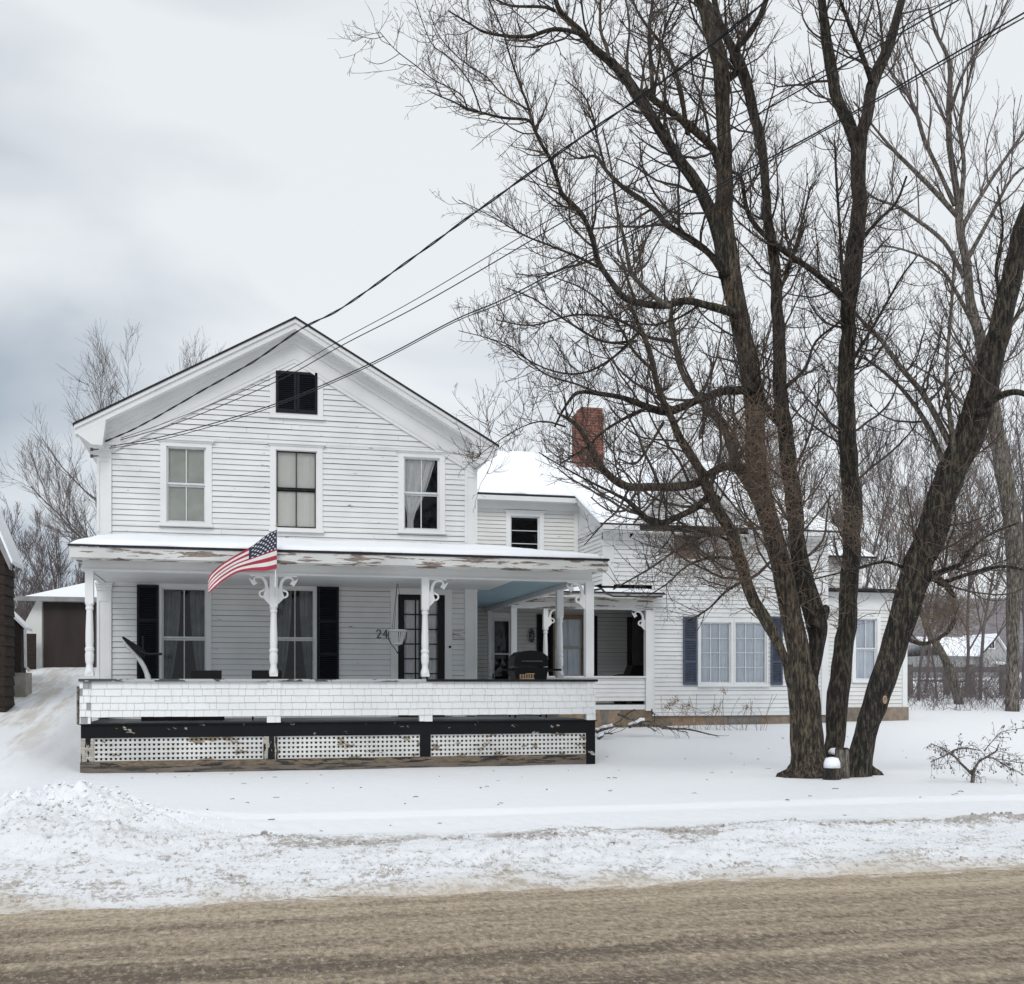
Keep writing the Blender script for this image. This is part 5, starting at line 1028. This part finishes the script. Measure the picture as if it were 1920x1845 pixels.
# ------------------------------------------------------------------ other trees
def grow_tree(h, seed, spread=.5, r0=.16, dens=1.0, nlimb=7, lean=(0, 0), rmin=.006, mt='fartwig', forks=True):
    rs = np.random.default_rng(seed); K = 10
    tr = np.zeros((1, K, 3)); cur = unit(np.array([[lean[0], lean[1], 1.0]]))
    for k in range(1, K): cur = unit(cur+rs.normal(size=(1, 3))*.06+np.array([0, 0, .03])); tr[:, k] = tr[:, k-1]+cur*h*.8/(K-1)
    rt = np.linspace(r0, r0*.25, K)[None, :]
    n1 = nlimb; t = np.linspace(.22, .95, n1); f = t*(K-1); i0 = np.minimum(f.astype(int), K-2); fr_ = (f-i0)[:, None]; p = tr[0, i0]*(1-fr_)+tr[0, i0+1]*fr_
    az = rs.uniform(0, 6.28)+np.arange(n1)*2.4; d = unit(np.stack([np.cos(az)*spread, np.sin(az)*spread, np.full(n1, .75)], 1)); L = h*(.62-.38*t)*rs.uniform(.85, 1.15, n1)
    l0 = np.zeros((n1, 9, 3)); l0[:, 0] = p; cur = d
    for k in range(1, 9): cur = unit(cur+rs.normal(size=(n1, 3))*.06+np.array([0, 0, .07])); l0[:, k] = l0[:, k-1]+cur*(L/8)[:, None]
    rl = (r0*(1-.7*t)*.55)[:, None]*np.linspace(1, .25, 9)[None, :]
    s = h/10
    a1, q1 = spawn(l0, rl, 1.5*dens/s, .14*h, .30*h, 7, (20, 50), .25, .09, .06, .6, rmin*1.5, .4, rs=rs)
    a2, q2 = spawn(a1, q1, 2.2*dens/s, .06*h, .15*h, 5, (20, 50), .25, .09, .06, .6, rmin, .5, rs=rs)
    a3, q3 = spawn(a2, q2, 3.2*dens/s, .025*h, .075*h, 4, (20, 50), .2, .09, .06, .8, rmin*.8, .7, rs=rs)
    a4, q4 = spawn(tr, rt, 1.2*dens/s, .1*h, .2*h, 6, (30, 60), .2, .05, .12, .3, rmin*1.2, .4, t0=.4, rs=rs)
    return cat([batch_tubes(tr, rt, 8), batch_tubes(l0, rl, 6)]), cat([batch_tubes(a1, q1, 4), batch_tubes(a2, q2, 3), batch_tubes(a3, q3, 3), batch_tubes(a4, q4, 3)])
def plant(name, loc, tk, cr_, mt, mc, label, group=None, catg='tree', rot=0, sc=1):
    t = thing(name, label, catg, (0, 0, 0), group)
    npmesh('trunk', tk[0], tk[1], mt, t, smooth=True); npmesh('crown', cr_[0], cr_[1], mc, t)
    t.location = loc; t.rotation_euler = (0, 0, rot); t.scale = (sc, sc, sc); return t
def copytree(t, loc, rot, sc, label=None):
    c = t.copy(); col.objects.link(c); c.location = loc; c.rotation_euler = (0, 0, rot); c.scale = (sc, sc, sc)
    if label: c['label'] = label
    for ch in t.children: k = ch.copy(); col.objects.link(k); k.parent = c
    return c
def gl(px, d):
    r = ray(px, HZ); x, y = r.x*d, r.y*d; return (x, y, gz_(x, y)-.1)
# tree behind the house at left
tk, cr_ = grow_tree(11.0, 3, 1.7, .13, 2.1, 16, rmin=.0052); plant('bare_tree', gl(225, 42), tk, cr_, 'fartwig', 'fartwig', 'bare grey tree rising behind the left roof slope of the farmhouse', rot=.6)
tk, cr_ = grow_tree(6.5, 11, 1.2, .10, 1.8, 12, rmin=.007); plant('bare_tree', gl(118, 52), tk, cr_, 'fartwig', 'fartwig', 'bare spreading tree behind the brown garage', rot=2)
tk, cr_ = grow_tree(7.4, 12, .8, .11, 1.2, 9, rmin=.008); T0 = plant('bare_tree', gl(30, 55), tk, cr_, 'fartwig', 'fartwig', 'bare tree over the roof of the dark brown building at far left', 'bare trees beyond the drive', rot=2)
for i, (px, d, sc) in enumerate(((75, 62, .62), (130, 66, .55), (170, 60, .55))): copytree(T0, gl(px, d), i*1.3+.4, sc, 'bare tree in the far row beyond the garage')
# pale tree at right, traced limbs
pt = gl(1897, 33); pale = thing('pale_tree', 'tall pale-barked bare tree behind the leaning stem at right', 'tree', pt); PL = []
def plimb(pts, d0, d1, nm='limb', n_=10):
    q = [(*D(p[0], p[1], d0+(d1-d0)*i/(len(pts)-1)), p[2]*(d0+(d1-d0)*i/(len(pts)-1))/FPX/2) for i, p in enumerate(pts)]; c = catmull(q, 4); s = MB(); s.tube([tuple(v[:3]) for v in c], [max(v[3], .006) for v in c], n_, jit=.1); s.build(nm, 'barkpale', pale, smooth=True); PL.append(resample(c, 20))
E_ = 33
plimb([(1898, 1345, 26), (1899, 1250, 22), (1899, 1150, 24), (1903, 1054, 30), (1896, 960, 32), (1882, 888, 30), (1866, 790, 26), (1850, 700, 24), (1836, 628, 20), (1819, 563, 17), (1813, 498, 16), (1800, 433, 14), (1797, 380, 13), (1790, 336, 12), (1780, 269, 11), (1779, 202, 10), (1780, 118, 8), (1754, 60, 6), (1740, 10, 4)], E_, E_, 'trunk', 14)
for pts in ([(1800, 400, 10), (1804, 363, 9), (1807, 302, 8), (1800, 235, 7), (1812, 170, 5), (1830, 90, 4), (1850, 10, 3)], [(1795, 405, 10), (1747, 353, 9), (1713, 319, 8), (1673, 279, 6), (1640, 240, 4), (1600, 190, 3)], [(1790, 385, 9), (1757, 313, 8), (1733, 262, 8), (1717, 208, 7), (1693, 165, 5), (1666, 128, 4), (1650, 80, 3)], [(1808, 520, 9), (1770, 454, 8), (1720, 413, 7), (1680, 386, 6), (1643, 373, 4), (1600, 340, 3)],
            [(1800, 430, 9), (1850, 350, 7), (1890, 290, 6), (1940, 220, 5)], [(1812, 490, 9), (1850, 420, 7), (1900, 330, 5), (1950, 300, 4)], [(1781, 210, 7), (1810, 130, 5), (1860, 60, 4), (1890, 0, 3)], [(1779, 240, 6), (1740, 160, 4), (1700, 90, 3), (1690, 20, 3)], [(1850, 700, 10), (1890, 620, 8), (1930, 560, 6)], [(1880, 880, 9), (1840, 800, 7), (1790, 740, 6), (1740, 700, 4), (1700, 680, 3)], [(1840, 640, 9), (1800, 560, 7), (1760, 500, 5), (1700, 470, 4), (1650, 460, 3)]): plimb(pts, E_, E_+random.uniform(-2, 2))
PL = np.array(PL); pp_, pr_ = PL[:, :, :3], PL[:, :, 3]
a1, q1 = spawn(pp_, pr_, 1.6, 1.6, 4.0, 7, (20, 50), .35, .08, .10, .6, .010, .4, t0=.2); a1k = a1[:, 0, 2] > 5; a1, q1 = a1[a1k], q1[a1k]
a2, q2 = spawn(a1, q1, 2.2, .6, 1.7, 5, (18, 45), .3, .07, .10, .6, .0075, .5); a3, q3 = spawn(a2, q2, 2.8, .25, .7, 4, (20, 50), .25, .07, .10, .8, .006, .7)
print('pale', len(a1), len(a2), len(a3))
V, F = cat([batch_tubes(a1, q1, 4), batch_tubes(a2, q2, 3), batch_tubes(a3, q3, 3)]); tag(npmesh('twigs', V, F, 'fartwig', pale), kind='stuff')
# wood behind the house and at right
protos = []
for k, (h, sp_, r_) in enumerate(((13, .35, .10), (11, .45, .085), (9, .55, .07))):
    tk, cr_ = grow_tree(h*1.08, 30+k, sp_*1.3, r_, 1.3, 9, rmin=.0095); protos.append((tk, cr_, h))
WG = 'bare trees of the wood behind the house'
spots = [(1000, 50, 1, .9), (1075, 54, 0, .85), (1150, 48, 1, .85), (1230, 52, 0, .85), (870, 60, 1, .8), (1320, 50, 1, .95), (1400, 47, 0, .85), (1470, 52, 1, 1.0), (1530, 46, 0, .95), (1610, 48, 1, 1.0), (1665, 55, 0, .9), (1810, 46, 0, .8), (1950, 46, 0, .95), (1560, 60, 2, 1.1), (1735, 60, 0, .8)]
first = {}
lab = {True: 'bare tree of the wood behind the right end of the farmhouse', False: 'bare tree of the wood behind the chimney roof'}
for i, (px, d, k, sc) in enumerate(spots):
    if k not in first: first[k] = plant('bare_tree', gl(px, d), protos[k][0], protos[k][1], 'fartwig', 'redtwig' if k == 2 else 'fartwig', lab[px > 1350], WG, rot=i*1.7, sc=sc)
    else: copytree(first[k], gl(px, d), i*1.7, sc, lab[px > 1350])
# slender trunks right of the house
for i, (px, d, k, sc) in enumerate(((1722, 38, 2, .8), (1757, 41, 2, .75), (1838, 39, 1, .8), (1918, 40, 0, .9))):
    copytree(first[k], gl(px, d), i*2.1, sc, 'slender bare tree standing in the gap between the farmhouse and the pale tree')
# broken leaning trunk
s_ = MB(); q = gl(1800, 36); qq = [Vector(q), Vector(q)+Vector((-.4, 0, 1.3)), Vector(q)+Vector((-1.1, 0, 2.4)), Vector(q)+Vector((-1.5, .2, 3.6))]; s_.tube(catmull([tuple(v) for v in qq], 5), [.15]*6+[.12]*6+[.08]*4, 10, jit=.2)
tag(s_.build('dead_trunk', 'barkpale', None, smooth=True, loc=q), 'short leaning dead trunk in the brush right of the house', 'tree')
# undergrowth: one mass of stems
n_ = 900; rs = np.random.default_rng(5); px = rs.uniform(1690, 2000, n_); dd = rs.uniform(33, 48, n_)
base0 = np.array([gl(a, c) for a, c in zip(px, dd)]); up = unit(rs.normal(size=(n_, 3))*.55+np.array([0, 0, 1.0])); L = rs.uniform(.5, 2.4, n_); u0 = np.zeros((n_, 5, 3)); u0[:, 0] = base0; cur = up
for k in range(1, 5): cur = unit(cur+rs.normal(size=(n_, 3))*.22); u0[:, k] = u0[:, k-1]+cur*(L/4)[:, None]
ur = rs.uniform(.004, .010, n_)[:, None]*np.linspace(1, .5, 5)[None, :]; u1, ur1 = spawn(u0, ur, 2.4, .2, .8, 4, (20, 60), .1, .03, .15, .8, .0045, .6, rs=rs)
V, F = cat([batch_tubes(u0, ur, 3), batch_tubes(u1, ur1, 3)]); tag(npmesh('undergrowth', V, F, 'fartwig', loc=(15, 38, 1)), 'tangled bare undergrowth at the edge of the yard, right of the house', 'undergrowth', kind='stuff')
n_ = 2600; px = rs.uniform(-60, 200, n_); dd = rs.uniform(48, 66, n_); base0 = np.array([gl(a, c) for a, c in zip(px, dd)]); up = unit(rs.normal(size=(n_, 3))*.35+np.array([0, 0, 1.0])); L = rs.uniform(1.5, 4.5, n_); u0 = np.zeros((n_, 5, 3)); u0[:, 0] = base0; cur = up
for k in range(1, 5): cur = unit(cur+rs.normal(size=(n_, 3))*.2); u0[:, k] = u0[:, k-1]+cur*(L/4)[:, None]
V, F = batch_tubes(u0, rs.uniform(.012, .03, n_)[:, None]*np.linspace(1, .4, 5)[None, :], 3); tag(npmesh('thicket', V, F, 'fartwig', loc=(-8, 55, 2)), 'bare thicket behind the garage at far left', 'thicket', kind='stuff')

# ------------------------------------------------------------------ small sapling in the yard
q = D(1822, 1470, 16.3); g = gz_(q.x, q.y); t = thing('sapling', 'small forked leafless sapling poking out of the snow at right', 'shrub', (q.x, q.y, g)); sb = [];
def sl_(pts, r0, r1):
    c = catmull([(*D(a, c_, 16.3+e_), r0+(r1-r0)*i/(len(pts)-1)) for i, (a, c_, e_) in enumerate(pts)], 4); sb.append(resample(c, 12)); s.tube([tuple(v[:3]) for v in c], [v[3] for v in c], 8, jit=.1)
s = MB()
sl_([(1822, 1476, 0), (1825, 1450, 0), (1820, 1445, 0)], .028, .024)
sl_([(1823, 1452, 0), (1800, 1430, -.1), (1783, 1413, -.2), (1765, 1420, -.2), (1745, 1428, -.1)], .022, .006); sl_([(1783, 1413, -.1), (1790, 1406, 0), (1815, 1403, .1), (1840, 1408, .2)], .014, .006)
sl_([(1824, 1452, 0), (1834, 1430, .1), (1852, 1418, .2), (1868, 1408, .2), (1872, 1396, .3)], .022, .007); sl_([(1845, 1408, .1), (1865, 1385, .1), (1880, 1372, 0), (1925, 1364, -.1)], .008, .004); sl_([(1783, 1413, 0), (1765, 1402, 0), (1747, 1395, .2)], .009, .004); sl_([(1860, 1420, .1), (1890, 1438, 0), (1930, 1458, -.2)], .009, .004); sl_([(1850, 1420, .1), (1880, 1425, .2), (1925, 1432, .4)], .008, .004)
s.build('stem', 'barkpale', t, smooth=True); sb = np.array(sb); a1, q1 = spawn(sb[:, :, :3], sb[:, :, 3], 24, .12, .38, 5, (25, 80), -.05, -.02, .2, .5, .003, .5); a2, q2 = spawn(a1, q1, 20, .04, .14, 3, (30, 80), -.3, -.1, .2, .9, .0028, .9)
V, F = cat([batch_tubes(a1, q1, 3), batch_tubes(a2, q2, 3)]); npmesh('twigs', V, F, 'barkpale', t)
s = MB()
for p in a2[rng.random(len(a2)) < .5][:, -1]:
    v = Vector(p); u = Vector(rng.normal(size=3)).normalized()*.018; w_ = Vector((0, 0, -.03)); s.face([v, v+u+w_*.5, v+w_, v-u+w_*.5])
s.build('dead_leaves', 'twig', t)

# ------------------------------------------------------------------ fallen branches by the foundation
def fallen(px0, py0, px1, py1, d, r_, label, snow=False, seed=0):
    rs = random.Random(seed); a, c = D(px0, py0, d), D(px1, py1, d+.1)
    for v in (a, c): v.z = max(v.z, gz_(v.x, v.y)+r_*.7)
    t = thing('fallen_branch', label, 'branch', a, 'fallen branches between the porch and the foundation'); pts = []
    for i in range(8): f = i/7; v = a.lerp(c, f); v.z += .04*math.sin(f*3.1)+rs.uniform(-.015, .02); v.y += rs.uniform(-.06, .06); pts.append(tuple(v))
    cc_ = catmull(pts, 3); s = MB(); s.tube([tuple(v) for v in cc_], list(np.linspace(r_, r_*.35, len(cc_))), 8, jit=.15); s.build('stick', 'barkpale', t, smooth=True)
    if snow: s = MB(); s.tube([(v[0], v[1], v[2]+r_*.75) for v in cc_[:14]], [r_*.8]*14, 8, jit=.3); s.build('snow_cap', 'snow', t, smooth=True)
    b0 = np.array([resample(np.array([list(v) for v in cc_]), 10)]); a1, q1 = spawn(b0, np.full((1, 10), r_*.6), 5, .2, .7, 5, (20, 60), .15, 0, .15, .6, .005, .5, rs=np.random.default_rng(seed)); 
    if len(a1): V, F = batch_tubes(a1, q1, 4); npmesh('twigs', V, F, 'barkpale', t)
FB = [(1118, 1372, 1165, 1362, 25, .05, 'thick snow-capped branch lying against the right end of the porch', True), (1120, 1385, 1150, 1375, 24.6, .04, 'short snowy branch beside the porch corner', True), (1200, 1360, 1345, 1380, 25.2, .035, 'long dark branch lying on the snow below the foundation', False), (1160, 1340, 1230, 1372, 25.3, .03, 'thin branch leaning down across the foundation', False), (1190, 1330, 1150, 1362, 25.4, .02, 'crooked thin branch propped against the stone foundation', False), (1180, 1362, 1225, 1352, 25.1, .05, 'stubby snow-covered branch in the middle of the brush', True), (1222, 1330, 1232, 1364, 25.5, .018, 'reddish stick leaning on the porch corner board', False), (1240, 1366, 1290, 1376, 24.9, .022, 'curved stick in the snow in front of the long branch', False)]
for i, f in enumerate(FB): fallen(*f[:7], snow=f[7], seed=i+3)
# dried weeds against the wall with brown seed heads
t = thing('dried_hydrangea', 'dried stems with brown flower heads in front of the rear block wall', 'plant', D(1290, 1362, 26.6)); st = []
hd = [(1262, 1318), (1255, 1322), (1248, 1326), (1268, 1312), (1357, 1295), (1290, 1322), (1280, 1326), (1340, 1330), (1400, 1325)]
s = MB(); hh_ = MB()
for i in range(46):
    px = random.uniform(1245, 1440); bs_ = D(px, 1366, 26.8); bs_.z = gz_(bs_.x, bs_.y)-.03; tp = D(hd[i][0], hd[i][1], 26.9) if i < len(hd) else D(px+random.uniform(-30, 30), random.uniform(1300, 1345), 26.8); md = bs_.lerp(tp, .5)+Vector((random.uniform(-.1, .1), 0, .08))
    s.tube(catmull([tuple(bs_), tuple(md), tuple(tp)], 4), .0045, 4)
    if i < len(hd):
        for k in range(60): v = Vector(tp)+Vector(rng.normal(size=3))*.045; u = Vector(rng.normal(size=3)).normalized()*.022; w_ = Vector(rng.normal(size=3)).normalized()*.022; hh_.face([v, v+u, v+u+w_, v+w_])
s.build('stems', 'sprout', t); tag(hh_.build('flower_heads', 'deadleaf', t), kind='stuff')

# debris on the snow: leaves and twiglets, one mass
n_ = 120; s = MB()
for i in range(n_):
    x = random.uniform(-2, 14); y = random.uniform(11.5, 24.0); 
    if y > 19.2 and x < 6.6: continue
    z = ground_h(x, y)+.006; a = random.uniform(0, 6.28); L = random.uniform(.02, .09); s.tube([(x, y, z), (x+L*math.cos(a)*.5, y+L*math.sin(a)*.5, z+random.uniform(-.004, .01)), (x+L*math.cos(a+.4), y+L*math.sin(a+.4), z)], random.uniform(.003, .006), 4)
tag(s.build('leaf_litter', 'twig', loc=(6, 15, .1)), 'scattered twig bits and dead leaves on the yard snow', 'litter', kind='stuff')
# lumps of plowed snow: crumbled mass along the road
s = MB(); rs = random.Random(9)
for i in range(3600):
    x = rs.uniform(-5, 13); y = rs.choice((rs.gauss(10.35, .25), rs.uniform(8.6, 10.6), rs.uniform(8.6, 10.6))); 
    if i % 4 == 0: x = rs.gauss(-1.3, .6); y = rs.gauss(11.4, .5)
    if y < 8.55: continue
    r_ = rs.uniform(.006, .02)*(2.0 if rs.random() < .04 else 1); z = ground_h(x, y)+r_*.2; k = len(s.v)
    for lv_ in (-.5, .5):
        for q_i in range(5): a = q_i*1.2566+rs.random()*.6; rr_ = r_*rs.uniform(.7, 1.1); s.v.append((x+rr_*math.cos(a), y+rr_*math.sin(a), z+lv_*r_*.9))
    s.v.append((x, y, z+r_*.8))
    for q_i in range(5): q2_ = (q_i+1) % 5; s.f.append((k+q_i, k+q2_, k+5+q2_, k+5+q_i)); s.m.append(0); s.f.append((k+5+q_i, k+5+q2_, k+10)); s.m.append(0)
tag(s.build('snow_crumbs', 'gsnow'), 'broken lumps of plowed snow along the road edge', 'snow lumps', kind='stuff')

# ------------------------------------------------------------------ buildings at left
YL = 25.0; e1 = P(9, 1200, YL).x; gb = gz_(e1, YL)-.3
t = thing('brown_barn', 'dark brown shingled building with white rake board at the left edge', 'building', (e1-3, YL, gb))
zk = P(12, 1050, YL).z; s = MB(); x_ = e1
poly = [(e1-6, YL, gb), (e1, YL, gb), (e1, YL, zk), (e1-1.0, YL, zk+2.6), (e1-3, YL, zk+4.0), (e1-5, YL, zk+2.6), (e1-6, YL, zk)]
s.prism(poly, (0, .9, 0))
k = 0; z = gb
while z < zk+2.2:
    xr = e1 if z < zk else e1-(z-zk)/2.6; s.box(e1-5, xr-.001, YL-.022, YL-.001, z, z+.012); s.box(e1-5, xr-.001, YL-.012, YL-.0011, z+.0121, z+.20)
    if z < zk: s.hexa([(e1, YL, z), (e1+.035, YL, z), (e1+.035, YL+.9, z), (e1, YL+.9, z), (e1, YL, z+.2), (e1+.006, YL, z+.2), (e1+.006, YL+.9, z+.2), (e1, YL+.9, z+.2)])
    z += .21
s.build('wall', 'brownw', t)
s = MB(); s.prism([(e1+.14, YL-.25, zk-.22), (e1+.16, YL-.25, zk-.05), (e1-.94, YL-.25, zk+2.80), (e1-1.12, YL-.25, zk+2.66)], (0, .25, 0)); s.prism([(e1-.94, YL-.25, zk+2.80), (e1-3, YL-.25, zk+4.2), (e1-3, YL-.25, zk+4.0), (e1-1.1, YL-.25, zk+2.6)], (0, .2, 0)); s.build('rake_board', 'greyw', t)
s = MB(); s.prism([(e1+.18, YL-.28, zk-.10), (e1+.2, YL-.28, zk-.04), (e1-.93, YL-.28, zk+2.86), (e1-.97, YL-.28, zk+2.82)], (0, 1.3, 0)); s.prism([(e1-.93, YL-.28, zk+2.86), (e1-3, YL-.28, zk+4.3), (e1-3, YL-.28, zk+4.22), (e1-.93, YL-.28, zk+2.8)], (0, 1.3, 0)); s.build('roof', 'snow', t)
s = MB(); q = P(-14, 1058, YL); s.box(q.x-.5, q.x+.06, YL-.06, YL-.023, q.z-.15, q.z+.22); s.build('window', 'trim', t)
s = MB(); q = P(-14, 1180, YL); s.box(q.x-.5, q.x+.04, YL-.06, YL-.023, q.z-.2, q.z+.2); s.build('window', 'trim', t)
YG = 34.5; g0 = P(70, 1200, YG).x; g1 = g0+7; gb = gz_(g0, YG)-.3; ztop = P(100, 1127, YG).z; ztg = P(100, 1122, YG).z
t = thing('garage', 'low garage with big dark brown doors and snowy roof beyond the drive', 'garage', (g0+3, YG, gb))
wl_ = P(45, 1200, YG).x
s = MB(); s.prism([(wl_, YG, gb), (g0+.12, YG, gb), (g0+.12, YG, ztop), (g0-.02, YG, ztop), (wl_, YG, P(45, 1170, YG).z)], (0, 6, 0)); s.prism([(g0+.121, YG+.05, gb), (g1, YG+.05, gb), (g1, YG+.05, ztop), (g0+.121, YG+.05, ztop)], (0, 5.9, 0)); s.build('wall', 'siding2', t)
for i in range(4): s = MB(); a = g0+.16+i*1.42; s.box(a, a+1.40, YG-.02+(i % 2)*.03, YG+.045+(i % 2)*.003, gb, ztop-.03); s.build('door', 'brownm', t)
s = MB(); s.box(P(18, 1125, YG-.3).x, g1, YG-.3, YG-.22, ztop-.02, ztg+.03); s.build('track_rail', 'greyw', t)
s = MB(); s.slab([(g0-.3, YG-.2, ztop+.12), (g1, YG-.2, ztop+.12), (g1, YG+3.2, ztop+.9), (g0+1.2, YG+3.2, ztop+.9)], .08); s.slab([(g0+1.2, YG+3.21, ztop+.9), (g1, YG+3.21, ztop+.9), (g1, YG+6.3, ztop+.1), (g0-.3, YG+6.3, ztop+.1)], .08); s.build('roof', 'snow', t)
YS = 30.0; a0 = P(20, 1200, YS).x; a1_ = P(47, 1200, YS).x; gb = gz_(a1_, YS)-.2
t = thing('lean_to_shed', 'small grey shed with snow-edged roof between the barn and the garage', 'shed', ((a0+a1_)/2, YS, gb)); z1 = P(40, 1178, YS).z
s = MB(); s.prism([(a0-.8, YS, gb), (a1_-.1, YS, gb), (a1_-.1, YS, z1), (a0-.8, YS, z1+1.4)], (0, .7, 0)); s.build('wall', 'brownw', t)
s = MB(); q0_, q1_ = P(18, 1148, YS-.1), P(49, 1176, YS-.1); s.prism([(q0_.x-.8, YS-.15, q0_.z+.85), (q1_.x, YS-.15, q1_.z), (q1_.x, YS-.15, q1_.z-.07), (q0_.x-.8, YS-.15, q0_.z+.78)], (0, .95, 0)); s.build('roof', 'snow', t)
s = MB(); s.tube([P(47, 1180, YS-.2), P(48, 1250, YS-.2), P(56, 1258, YS-.2)], .035, 8); s.build('downspout', 'plastic', t)
s = MB(); x0, x1, z0, z1 = rect(50, 67, 1188, 1260, YG-.4); s.box(x0, x1, YG-.4, YG-.3, z0-.3, z1); tag(s.build('dark_door_panel', 'brownw', None, loc=((x0+x1)/2, YG-.35, z0)), 'dark boarded panel leaning beside the white garage wall', 'panel')
s = MB(); x0, x1, z0, z1 = rect(15, 48, 1258, 1276, 27.5); s.box(x0, x1, 27.5, 28.3, z0-1.0, z1-.04); o = s.build('stone_step', 'concrete', None, loc=((x0+x1)/2, 27.6, z0)); tag(o, 'low stone step beside the dark brown building', 'step')

# ------------------------------------------------------------------ far right: house, rail fence, hill
fy_ = 95; q = gl(1840, fy_); c = Vector(q); k = fy_/FPX
def FX(px, py, d=fy_): return D(px, py, d)
t = thing('distant_house', 'small grey house with snowy roofs and a front gable far off at right', 'house', c)
zg = FX(1840, 1252).z; A0, A1 = FX(1778, 1220), FX(1905, 1220); ze = FX(1840, 1228).z; zr_ = FX(1840, 1190).z; yy = A0.y
s = MB(); s.box(A0.x, A1.x, yy, yy+8, zg-.8, ze); G0, G1 = FX(1842, 1230), FX(1892, 1230); gm = (G0.x+G1.x)/2; za = FX(1860, 1191).z
s.prism([(G0.x, yy-.8, zg-.8), (G1.x, yy-.8, zg-.8), (G1.x, yy-.8, ze), (gm, yy-.8, za), (G0.x, yy-.8, ze)], (0, 1, 0)); s.build('wall', 'far_wall', t)
s = MB(); s.slab([(A0.x-.3, yy-.4, ze+.05), (A1.x+.3, yy-.4, ze+.05), (A1.x+.3, yy+4, zr_), (A0.x-.3, yy+4, zr_)], .15); s.slab([(A0.x-.3, yy+4.01, zr_), (A1.x+.3, yy+4.01, zr_), (A1.x+.3, yy+8.4, ze), (A0.x-.3, yy+8.4, ze)], .15)
for sg, gx2 in ((-1, G0.x), (1, G1.x)): s.slab([(gm, yy-1.1, za+.15), (gx2+sg*.3, yy-1.1, ze+.0), (gx2+sg*.3, yy+2, ze+.0), (gm, yy+3.5, za+.15)], .12)
s.build('roof', 'snow', t); 
x0, x1 = FX(1855, 1207).x, FX(1865, 1207).x; z0, z1 = FX(1860, 1215).z, FX(1860, 1201).z; s = MB(); s.box(x0-.1, x1+.1, yy-.86, yy-.81, z0-.1, z1+.1); w_ = s.build('window', 'trim', t)
s = MB(); s.box(x0, (x0+x1)/2-.03, yy-.88, yy-.861, z0, z1); s.box((x0+x1)/2+.03, x1, yy-.88, yy-.861, z0, z1); s.build('pane', 'glassblack', w_)
s = MB(); a, c_ = FX(1862, 1240), FX(1884, 1246); s.slab([(a.x, yy-1.8, c_.z), (c_.x, yy-1.8, c_.z), (c_.x, yy-.82, a.z), (a.x, yy-.82, a.z)], .12); s.build('porch_roof', 'snow', t)
t = thing('rail_fence', 'grey timber rail with posts running across behind the brush at right', 'fence', D(1800, 1300, 52)); 
for px in (1705, 1775, 1822, 1880, 1925):
    s = MB(); a = D(px, 1250, 52); s.box(a.x-.11, a.x+.11, a.y-.12, a.y+.12, gz_(a.x, a.y)-.3, a.z+.1); s.build('post', 'far_wood', t)
s = MB(); a, c_ = D(1690, 1256, 52), D(1990, 1256, 52); s.hexa([(a.x, a.y-.2, a.z-.12), (c_.x, c_.y-.2, c_.z-.12), (c_.x, c_.y-.13, c_.z-.12), (a.x, a.y-.13, a.z-.12), (a.x, a.y-.2, a.z+.14), (c_.x, c_.y-.2, c_.z+.14), (c_.x, c_.y-.13, c_.z+.14), (a.x, a.y-.13, a.z+.14)]); s.build('rail', 'far_wood', t)
# hill
hx_ = np.linspace(-500, 900, 90); hy = np.linspace(330, 760, 26); V = []
for y in hy:
    for x in hx_:
        f = sm(330, 560, y)*(1-.3*sm(620, 760, y)); xr_ = sm(60, 300, x)*(1-.5*sm(500, 900, x))+.28; V.append((x, y, -2+f*(42*xr_+9*noise.noise(Vector((x*.01, y*.01, 0)))+4*noise.noise(Vector((x*.04, y*.04, 0))))))
I = np.arange(len(hy)-1)[:, None]*len(hx_)+np.arange(len(hx_)-1)[None, :]; F = np.stack([I, I+1, I+len(hx_)+1, I+len(hx_)], -1).reshape(-1, 4); tag(npmesh('hills', V, F, 'hill', smooth=True), kind='structure')
